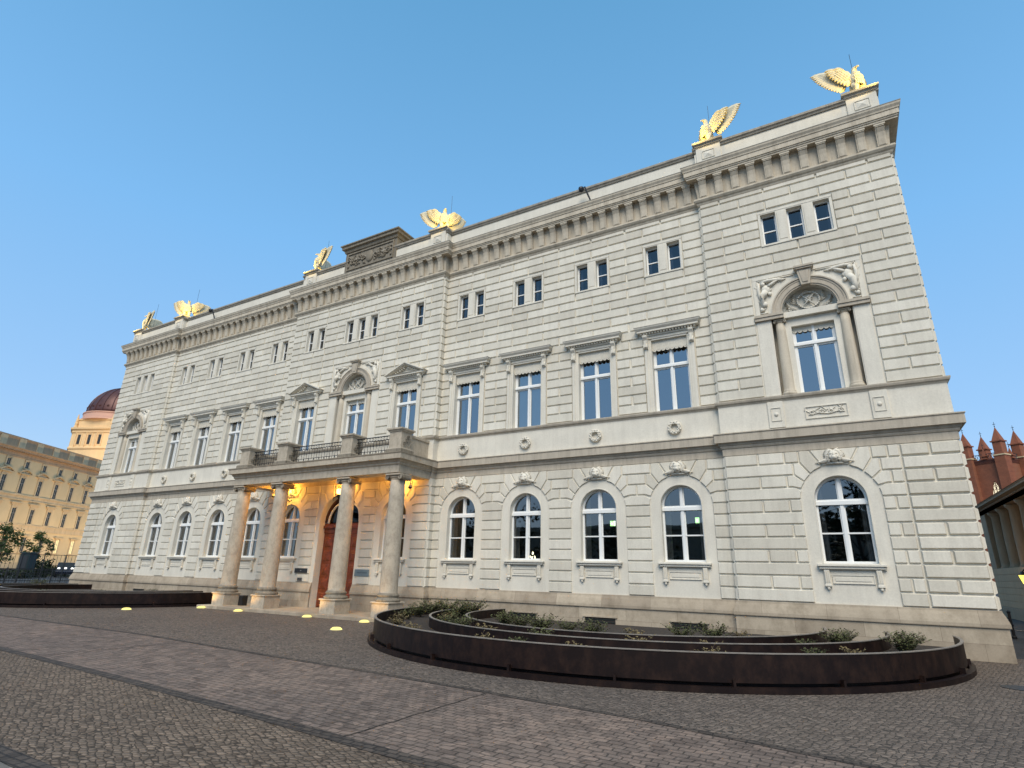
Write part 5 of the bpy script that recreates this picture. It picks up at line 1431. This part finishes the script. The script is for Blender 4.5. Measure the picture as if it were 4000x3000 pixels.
# domed tower
dax = -1.143; dc = at(dax, 225)
dt = thing('domed_tower', 'octagonal ochre tower with a dark red-brown ribbed dome rising behind the yellow palace', 'tower', (dc[0], dc[1], 0))
M_DOME = plain('dome_copper', (.085, .030, .024), .45, metal=.3, var=.2, scale=.5)
M_LIT = stained('tower_stone', (.86, .60, .32), (.66, .44, .22), .3, vs=.3, bmp=.1)
M_PINK = plain('ring_band', (.62, .36, .26), .6)
tocam = math.atan2(CAMP.y-dc[1], CAMP.x-dc[0])
# angle 0 points at the camera, positive to the photo's left
VA = [tocam-R(a) for a in (76, 12, -14, -78, -104, -168, -194, -258)]
VA = sorted(VA)
def poly8(r): return [(r*math.cos(a), r*math.sin(a)) for a in VA]
k = MB(); pl8 = poly8(12.3)
k.sweep(pl8, [(0, 0), (0, 35.2), (.3, 35.4), (.3, 35.9), (0, 36.1), (0, 40.6)], True); k.build('drum', M_LIT, dt)
k = MB(); k.sweep(pl8, [(0, 40.5), (.25, 40.6), (.25, 41.2), (.7, 41.6), (.75, 42.1), (.1, 42.3), (-.6, 42.3)], True); k.build('cornice', M_LIT, dt)
k = MB(); k.sweep(poly8(11.6), [(0, 42.2), (0, 44.6), (.3, 44.8), (.3, 45.1), (-1.5, 45.2)], True)
k.build('attic', M_LIT, dt)
k = MB(); k.lathe([(11.2, 45.1), (11.2, 45.5), (10.7, 45.6), (10.7, 47.2), (10.9, 47.3), (10.9, 47.6), (10.2, 47.7)], (0, 0, 0), 48); k.build('ring_band', M_PINK, dt)
k = MB(); pr = [(10.2*math.cos(R(a)), 47.6+10.4*math.sin(R(a))) for a in range(0, 88, 5)]; k.lathe(pr, (0, 0, 0), 48); dm = k.build('dome', M_DOME, dt, True)
for i in range(24):
    a = 2*math.pi*i/24; k = MB(); k.tube([(10.25*math.cos(R(b))*math.cos(a), 10.25*math.cos(R(b))*math.sin(a), 47.6+10.45*math.sin(R(b))) for b in range(0, 84, 7)], .12, 5); k.build('rib', M_DOME, dm)
for i in range(24):
    a = 2*math.pi*(i+.5)/24; k = MB(); k.ball((9.9*math.cos(a), 9.9*math.sin(a), 49.6), (.42, .42, .42), 8, 6); k.build('dormer', M_DOME, dm)
k = MB(); k.lathe([(1.6, 57.6), (1.6, 59.5), (1.9, 59.7), (1.2, 61), (.2, 62.5)], (0, 0, 0), 12); k.build('lantern', M_LIT, dt)
for i in range(8):
    A = Vector(pl8[i]); B_ = Vector(pl8[(i+1) % 8]); L = (B_-A).length; n_ = 3 if L > 9 else 1; d = (B_-A).normalized(); nrm = Vector((d.y, -d.x)); ang = math.atan2(d.y, d.x)
    if nrm.dot(Vector((math.cos(tocam), math.sin(tocam)))) < .0: continue
    for j in range(n_):
        p = A.lerp(B_, (j+.5)/n_ if n_ == 1 else .22+.28*j)
        f = MB(); f.box(-1.0, -.62, -.12, 0, 36.3, 40.2); f.box(.62, 1.0, -.12, 0, 36.3, 40.2); f.box(-1.0, 1.0, -.12, 0, 40.2, 40.45); f.box(-.5, .5, -.04, -.01, 36.8, 39.9)
        wn = f.build('window', M_LIT, dt); wn.location = (p.x+nrm.x*.02, p.y+nrm.y*.02, 0); wn.rotation_euler = (0, 0, ang)
        f = MB(); f.box(-.48, .48, -.07, -.045, 36.85, 39.85); inst('pane', f.mesh('pane', M_DKW), wn)
        if n_ == 3:
            f = MB(); f.box(-1.3, -1.05, -.3, 0, 36.1, 40.6); o = f.build('pilaster', M_LIT, dt); o.location = wn.location; o.rotation_euler = wn.rotation_euler
    f = MB(); f.ball((A.x*.97, A.y*.97, 43.6), (.5, .5, .9), 8, 6); f.lathe([(.6, 42.3), (.5, 43)], (A.x*.97, A.y*.97, 0), 8); f.tube([(A.x*.97, A.y*.97, 44.2), (A.x*.97, A.y*.97, 46.6)], [.45, .12], 6); f.build('corner_statue', M_LIT, dt)

# ------------------------------------------------------------------ left edge street furniture
M_FENCE = plain('dark_fence_metal', (.03, .033, .038), .5, metal=.3)
def fence(x0, y0, x1, y1, h, lab, n, mesh=False):
    t = thing('metal_fence', lab, 'fence', (x0, y0, 0)); L = math.hypot(x1-x0, y1-y0); t.rotation_euler = (0, 0, math.atan2(y1-y0, x1-x0))
    for i in range(n+1):
        k = MB(); k.bev(-.03, .03, -.03, .03, 0, h+.04, .008); inst('post', k.mesh('post', M_FENCE), t, (L*i/n, 0, 0))
    k = MB()
    for z in ((.12, .55, h-.28, h-.04) if not mesh else (.1, h*.5, h-.03)): k.box(.03, L-.03, -.02, .02, z, z+.035)
    k.build('rail', M_FENCE, t)
    k = MB(); q = int(L/(.13 if not mesh else .22))
    for i in range(q): k.box(L*i/q, L*i/q+.016, -.008, .008, .12, h-.03)
    k.build('bars', M_FENCE, t); return t
fence(-24.4, -16, -24.4, 16, 1.26, 'dark metal railing running behind the left planter, past the corner of the palace', 14)
fence(-30, -9, -29, -1.2, 1.62, 'grey mesh site fence behind the dark railing at the left edge', 4, True)
fence(-31.5, -.4, -31, 6, 2.15, 'tall thin-posted site fence behind the railing, next to the left corner of the palace', 5, True)
kx, ky, _ = at(-1.2061, 80)
t = thing('kiosk', 'tall dark green kiosk box standing beyond the railing, under the slim tree', 'kiosk', (kx, ky, 0), rz=.5)
M_KG = plain('dark_green_panel', (.008, .022, .024), .5)
k = MB(); k.bev(-.55, .55, -.5, .5, 0, 2.45, .04); k.build('body', M_KG, t); k = MB(); k.bev(-.62, .62, -.57, .57, 2.45, 2.58, .03); k.build('roof', M_KG, t); k = MB(); k.box(-.42, .42, -.53, -.5, .5, 2.2); k.build('door_panel', M_FENCE, t)
for i, (az_, d_, w_, h_) in enumerate(((-1.1925, 84, 2.2, 2.0), (-1.238, 78, 6.5, .95), (-1.172, 92, 4.0, 1.3))):
    p = at(az_, d_); t = thing('hedge', ['clipped dark bush right of the green kiosk', 'low dark hedge at the left edge behind the railing', 'low dark hedge beside the left corner of the palace'][i], 'hedge', (p[0], p[1], 0))
    rnd = random.Random(50+i); f = MB()
    for j in range(1100):
        q = Vector((rnd.uniform(-.5, .5)*1.0, rnd.uniform(-w_/2, w_/2), rnd.random()*h_*(1-.25*abs(rnd.gauss(0, .5))))); u = Vector((rnd.gauss(0, 1), rnd.gauss(0, 1), rnd.gauss(0, 1))).normalized(); v_ = u.orthogonal().normalized()
        f.face([q-u*.11, q+v_*.07, q+u*.11, q-v_*.07])
    f.build('foliage', M_EVER, t); k = MB(); k.tube([(0, 0, 0), (0, 0, h_*.6)], .05, 5); k.build('stem', M_BARK, t)
# parked dark car with its lights on
cxp = at(-1.1635, 88); t = thing('parked_car', 'dark blue car with lit headlights just left of the palace corner, beyond the railing', 'car', (cxp[0], cxp[1], 0), rz=R(-25))
M_CAR = plain('dark_blue_paint', (.012, .02, .04), .25, spec=.6); M_TY = plain('tyre', (.015, .015, .015), .8)
k = MB(); pr = [(-2.1, .35), (2.05, .35), (2.15, .65), (2.0, .95), (.95, 1.05), (.35, 1.62), (-1.3, 1.66), (-1.95, 1.1), (-2.15, .95)]; k.prism(pr, lambda u, d, z: (u, d, z), -.85, .85); bd = k.build('body', M_CAR, t)
k = MB(); k.prism([(.82, 1.08), (.32, 1.55), (-1.25, 1.58), (-1.75, 1.12)], lambda u, d, z: (u, d, z), -.865, .865); k.prism([(1.0, 1.06), (.38, 1.60), (.34, 1.55), (.9, 1.06)], lambda u, d, z: (u, d, z), -.7, .7); k.build('windows', M_DKW, t)
for x in (-1.3, 1.35):
    for y in (-.8, .8):
        k = MB(); k.tube([(x, y-.1, .34), (x, y+.1, .34)], .34, 16); wh = k.build('wheel', M_TY, t); k = MB(); k.tube([(x, y-.11, .34), (x, y+.11, .34)], .2, 12); k.build('rim', M_RIM, wh)
M_HL = emit('headlamp_glow', (1, 1, .92), .9)
for y in (-.62, 0, .62):
    k = MB(); k.ball((2.08, y, 1.0 if y else 1.02), (.08, .14, .11), 10, 6); k.build('headlight', M_HL, t)

# ------------------------------------------------------------------ right: brick church, colonnade, posts
M_BRICK = None
def brickmat():
    m, nt, b = newmat('red_brick'); g = N(nt, 'ShaderNodeTexCoord'); bk = N(nt, 'ShaderNodeTexBrick')
    mp = N(nt, 'ShaderNodeMapping'); mp.inputs['Rotation'].default_value = (R(90), 0, 0); nt.links.new(g.outputs['Object'], mp.inputs[0]); nt.links.new(mp.outputs[0], bk.inputs['Vector'])
    bk.inputs['Scale'].default_value = 1; bk.inputs['Brick Width'].default_value = .5; bk.inputs['Row Height'].default_value = .16; bk.inputs['Mortar Size'].default_value = .02
    bk.inputs['Color1'].default_value = (.25, .07, .032, 1); bk.inputs['Color2'].default_value = (.32, .095, .042, 1); bk.inputs['Mortar'].default_value = (.25, .11, .06, 1)
    co = coords(nt); c = mix(nt, .6, bk.outputs['Color'], ramp(nt, noise(nt, co, .6, 4), [(.3, (.6, .6, .6)), (.7, (1.1, 1.1, 1.1))]), 'MULTIPLY'); nt.links.new(c, b.inputs['Base Color']); b.inputs['Roughness'].default_value = .85; return m
M_BRICK = brickmat(); M_BRD = plain('dark_brick_trim', (.12, .035, .02), .8)
pB = at(.2041, 180)
ch = thing('brick_church', 'red brick gothic church tower with pointed pinnacles, behind the right corner of the palace', 'church', (pB[0], pB[1], 0), rz=R(-.2041*57.3-27))
# local: corner B at the origin, front face runs to -x, side face runs to +y
TWD = 7.4
k = MB()
for a, b_ in ((-TWD, -4.15), (-1.75, 0)): k.box(a, b_, 0, TWD, 0, 31.2)
k.box(-4.15, -1.75, 0, TWD, 0, 21.6); k.box(-4.15, -1.75, .5, TWD, 21.6, 31.2)
for i in range(8):
    x0 = -4.15+2.4*i/8; x1 = x0+.3; h = lambda x: 21.9+3.9*(1-abs((x+2.95)/1.2)**1.6)
    k.prism([(x0, h(x0)), (x1, h(x1)), (x1, 31.2), (x0, 31.2)], front(0), -.5, 0)
k.build('tower_wall', M_BRICK, ch)
k = MB(); k.box(-TWD-.15, .15, -.15, TWD+.15, 30.6, 30.9); k.box(-TWD-.25, .25, -.25, TWD+.25, 30.9, 31.25)
for i in range(22): k.box(-TWD+.1+.335*i, -TWD+.27+.335*i, -.14, 0, 30.2, 30.6)
for i in range(22): k.box(0, .14, .1+.335*i, .27+.335*i, 30.2, 30.6)
k.build('parapet_band', M_BRD, ch)
k = MB(); k.face([(-4.15, .3, 21.6), (-1.75, .3, 21.6), (-1.75, .3, 26), (-4.15, .3, 26)]); cw = k.build('arched_window', emit('church_window_sky_glow', (1, .88, .62), .38), ch)  # glow put into the pane stands in for bright sky showing there
k = MB(); k.box(-3.0, -2.9, .12, .28, 21.6, 25.9)
for x in (-3.6, -2.35): k.box(x-.05, x+.05, .12, .28, 21.6, 24.4)
for xx, zz, r_ in ((-3.45, 24.1, .42), (-2.45, 24.1, .42), (-2.95, 25.0, .35)): k.tube([(xx+r_*math.cos(a), .2, zz+r_*math.sin(a)) for a in [2*math.pi*i/14 for i in range(14)]], .06, 5, True)
k.build('tracery', M_BRD, cw)
k = MB()
for i in range(9):
    x0 = -TWD+1.2+i*.6
    k.tube([(x0, 0, 31.3), (x0+.6, 0, 32.5)], .05, 4); k.tube([(x0+.6, 0, 31.3), (x0, 0, 32.5)], .05, 4)
k.box(-TWD, 0, -.05, .05, 32.5, 32.62)
for i in range(9):
    y0 = 1.2+i*.6; k.tube([(0, y0, 31.3), (0, y0+.6, 32.5)], .05, 4); k.tube([(0, y0+.6, 31.3), (0, y0, 32.5)], .05, 4)
k.box(-.05, .05, 0, TWD, 32.5, 32.62); k.build('openwork_railing', M_FENCE, ch)
def pinn(x, y, w_, z0, zs, zt):
    k = MB(); k.bev(x-w_/2, x+w_/2, y-w_/2, y+w_/2, z0, zs, .15)
    for a, b_ in ((-1, -1), (1, -1), (1, 1), (-1, 1)): pass
    k.box(x-w_/2-.12, x+w_/2+.12, y-w_/2-.12, y+w_/2+.12, z0+(zs-z0)*.0, z0+.3)
    t_ = k.build('pinnacle', M_BRICK, ch)
    k = MB(); k.box(x-w_/2-.22, x+w_/2+.22, y-w_/2-.22, y+w_/2+.22, zs, zs+.28)
    r_ = w_/2*.95; b4 = [(x-r_, y-r_, zs+.28), (x+r_, y-r_, zs+.28), (x+r_, y+r_, zs+.28), (x-r_, y+r_, zs+.28)]
    for i in range(4): k.face([b4[i], b4[(i+1) % 4], (x, y, zt)])
    k.build('spire', M_BRICK, t_)
    k = MB(); k.tube([(x, y, zt-.3), (x, y, zt+1.2)], .05, 4); k.box(x-.3, x+.3, y-.04, y+.04, zt+.6, zt+.7); k.ball((x, y, zt+.1), .14, 6, 4); k.build('finial', M_FENCE, t_)
for x, y, z0_ in ((0, 0, 0), (-TWD, 0, 0), (0, TWD, 0), (-TWD, TWD, 0)):
    k = MB(); k.box(x-1.15, x+1.15, y-1.15, y+1.15, z0_, 31.6); k.box(x-1.25, x+1.25, y-1.25, y+1.25, 32.4, 32.6) if False else None; bt = k.build('buttress', M_BRICK, ch)
    k = MB(); k.box(x-1.3, x+1.3, y-1.3, y+1.3, 31.6, 31.9); k.build('band', M_YST, bt)
    pinn(x, y, 2.0, 31.9, 35.0, 38.8)
for x, y in ((-TWD/2, 0), (0, TWD/2), (-TWD/2, TWD)): pinn(x, y, .9, 31.25, 31.9, 34.1)
k = MB(); k.box(-TWD+1, 20, TWD, 44, 0, 23); k.prism([(-TWD+1, 23), (9, 23), (.8, 29)], lambda u, d, z: (u, d, z), TWD, 44); k.build('nave', M_BRICK, ch)

# colonnade along the side street
cb = thing('colonnade_building', 'low grey classical building with a row of columns on a banded base, right edge', 'building', (25.63, 0, 0))
M_GST = stained('old_grey_stone', (.42, .29, .18), (.23, .165, .105), .6, vs=1.2); M_BASE = stained('banded_base_stone', (.58, .38, .22), (.36, .24, .14), .5, vs=1.2)
YA, YB = -4.0, 25.2
k = MB()
for i in range(6):
    z0 = .55+i*.325; k.bev(0, 9, YA, YB, z0+.02, z0+.325, .012); k.box(.03, 9, YA+.03, YB-.03, z0-.005, z0+.02)
k.build('banded_base', M_BASE, cb)
k = MB(); k.bev(-.06, 9, YA-.05, YB+.05, 0, .55, .02); k.build('plinth', M_GST, cb)
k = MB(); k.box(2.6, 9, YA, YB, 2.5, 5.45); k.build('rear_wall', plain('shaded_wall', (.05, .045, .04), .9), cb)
k = MB(); k.lathe([(.40, 0), (.40, .05), (.345, .10), (.34, .3), (.33, 1.5), (.285, 2.70), (.33, 2.74), (.35, 2.80), (.42, 2.86), (.42, 2.95)], (0, 0, 0), 20); CM = k.mesh('column', M_GST, True)
yy = 23.1+2.08
i = 0
while yy > YA+.5:
    if i > 0: inst('column', CM, cb, (.42, yy, 2.5))
    yy -= 2.08; i += 1
k = MB(); k.bev(.0, .9, YB-1.3, YB, 2.5, 5.45, .02); k.build('corner_pier', M_GST, cb)
k = MB(); k.sweep([(9, YB), (0, YB), (0, YA), (9, YA)][::-1][::1] if False else [(0, YB), (0, YA)], [(-.6, 5.45), (0, 5.45), (0, 5.68), (.04, 5.70), (.04, 5.76), (.26, 5.80), (.26, 5.88), (.31, 5.94), (-.2, 5.98)])
k.box(.0, 9, YA, YB, 5.451, 5.9); k.build('entablature', M_GST, cb)
k = MB(); k.face([(-.32, YA-.3, 5.955), (-.32, YB+.3, 5.955), (4.5, YB+.3, 6.75), (4.5, YA-.3, 6.75)]); k.face([(4.5, YA-.3, 6.75), (4.5, YB+.3, 6.75), (9.4, YB+.3, 5.955), (9.4, YA-.3, 5.955)]); k.build('roof', plain('old_zinc_roof', (.22, .19, .14), .8, var=.25), cb)
t = thing('street_lantern', 'glowing yellow lamp on the banded wall at the right edge of the picture', 'lantern', (25.35, 17.2, 1.95))
k = MB(); k.lathe([(.06, -.22), (.16, .12), (.17, .16), (.05, .3)], (0, 0, 0), 6); k.build('lamp_glass', emit('yellow_lamp', (1, .78, .12), .9), t); k = MB(); k.tube([(.3, 0, .35), (.1, 0, .42), (0, 0, .3)], .025, 6); k.lathe([(.2, .15), (.05, .32)], (0, 0, 0), 6); k.build('bracket', M_IRON, t)
ld = bpy.data.lights.new('lamp_light', 'POINT'); ld.energy = 10; ld.color = (1, .62, .25); ld.shadow_soft_size = .1; lo = bpy.data.objects.new('lamp_light', ld); COL.objects.link(lo); lo.location = (25.05, 17.2, 2.0)
for i, (x, y) in enumerate(((22.88, 7.8), (24.3, 7.6))):
    t = thing('bollard', ['black iron post beside the right corner of the palace', 'black iron post at the right edge of the picture, second from the palace corner'][i], 'bollard', (x, y, 0), 'black posts in the side street')
    k = MB(); k.lathe([(.07, 0), (.07, .06), (.045, .09), (.042, .78), (.055, .80), (.055, .83), (.02, .86)], (0, 0, 0), 12); k.build('shaft', M_IRON, t)
    k = MB(); k.lathe([(.062, .40), (.062, .44)], (0, 0, 0), 12); k.build('collar', M_IRON, t)
k = MB(); k.tube([(22.92, 7.79, .26), (23.6, 7.7, .20), (24.26, 7.61, .26)], .018, 6); tag(k.build('barrier_chain', M_IRON), 'dark chain slung low between the two black posts at the right edge', 'chain')
tree('tree', 'dark leafy tree rising behind the colonnade roof, before the brick church', (33.5, 30, 0), 9.3, 3.4, 5.2, M_EVER, 31, 3000, .34, tw=.25, clumps=20)
# iron manhole cover
k = MB(); k.lathe([(.30, -.003), (.30, .004), (.001, .005)], (20.75, -4.2, 0), 24, cap=False); tag(k.build('manhole_cover', M_IRON), 'round dark manhole cover in the grey paving at the right edge', 'manhole cover')

# ------------------------------------------------------------------ across the street, behind the camera (seen in the windows)
ar = thing('opposite_building', 'long pale building across the street behind the camera, reflected in the ground-floor windows', 'building', (0, -82, 0))
M_OP = stained('opposite_stone', (.28, .24, .19), (.18, .16, .13), .5, vs=.3)
k = MB(); k.box(-60, 90, -15, 0, 0, 9.6); k.box(-60.5, 90.5, -15, .5, 9.6, 10.3); k.build('wall', M_OP, ar)
for i in range(24):
    for z in (1.2, 5.6):
        k = MB(); k.box(-57+6.2*i, -55+6.2*i, -.1, .04, z, z+3.0); k.build('window', M_DKW, ar)
for i in range(9):
    x = -52+15*i+3*math.sin(i*2.2)
    tree('street_tree', 'dark street tree behind the camera, reflected in the windows', (x, -56+2*math.sin(i*3.1), 0), (7.6 if i in (3, 4) else 12.5+1.5*math.sin(i*1.7)), 5.2, 2.6, M_EVER, 60+i, 1500, .8, 'trees across the street', tw=.3, clumps=18)

# unseen lamps added to warm the yellow palace and its tower, fixtures guessed
for i in range(6):
    p = Vector((2+9*i, -17, .3)); k = MB(); k.bev(-.3, .3, -.2, .2, 0, .45, .04)
    f_ = k.build('floodlight', M_SPOT); rm = Matrix.Rotation(th_, 4, 'Z'); q = Vector((-143.14, 31.72, 0))+rm @ Vector((p.x, p.y, 0)); f_.location = q; f_.rotation_euler = (0, 0, th_)
    tag(f_, 'unseen ground floodlight added to warm the front of the yellow palace', 'floodlight', 'added floodlights before the yellow palace')
    k = MB(); k.box(-.25, .25, .2, .21, .08, .38); k.build('lens', M_UPL, f_)
    ld = bpy.data.lights.new('palace_fill', 'SPOT'); ld.energy = 1700; ld.color = (1.0, .74, .44); ld.spot_size = R(125); ld.spot_blend = .9; ld.shadow_soft_size = .6
    lo = bpy.data.objects.new('palace_fill', ld); COL.objects.link(lo); src = Vector((-143.14, 31.72, 0))+rm @ Vector((p.x, p.y+.4, .7)); tgt = Vector((-143.14, 31.72, 0))+rm @ Vector((p.x, 0, 17)); lo.location = src
    lo.rotation_euler = (tgt-src).to_track_quat('-Z', 'Y').to_euler()
ld = bpy.data.lights.new('tower_fill', 'SPOT'); ld.energy = 3400; ld.color = (1.0, .68, .36); ld.spot_size = R(80); ld.spot_blend = .8; ld.shadow_soft_size = .6  # unseen spot added to brighten the tower
lo = bpy.data.objects.new('tower_fill', ld); COL.objects.link(lo); v_ = (CAMP-Vector((dc[0], dc[1], 0))); v_.z = 0; v_.normalize(); lo.location = Vector((dc[0], dc[1], 31))+v_*27
lo.rotation_euler = (Vector((dc[0], dc[1], 41))-lo.location).to_track_quat('-Z', 'Y').to_euler()
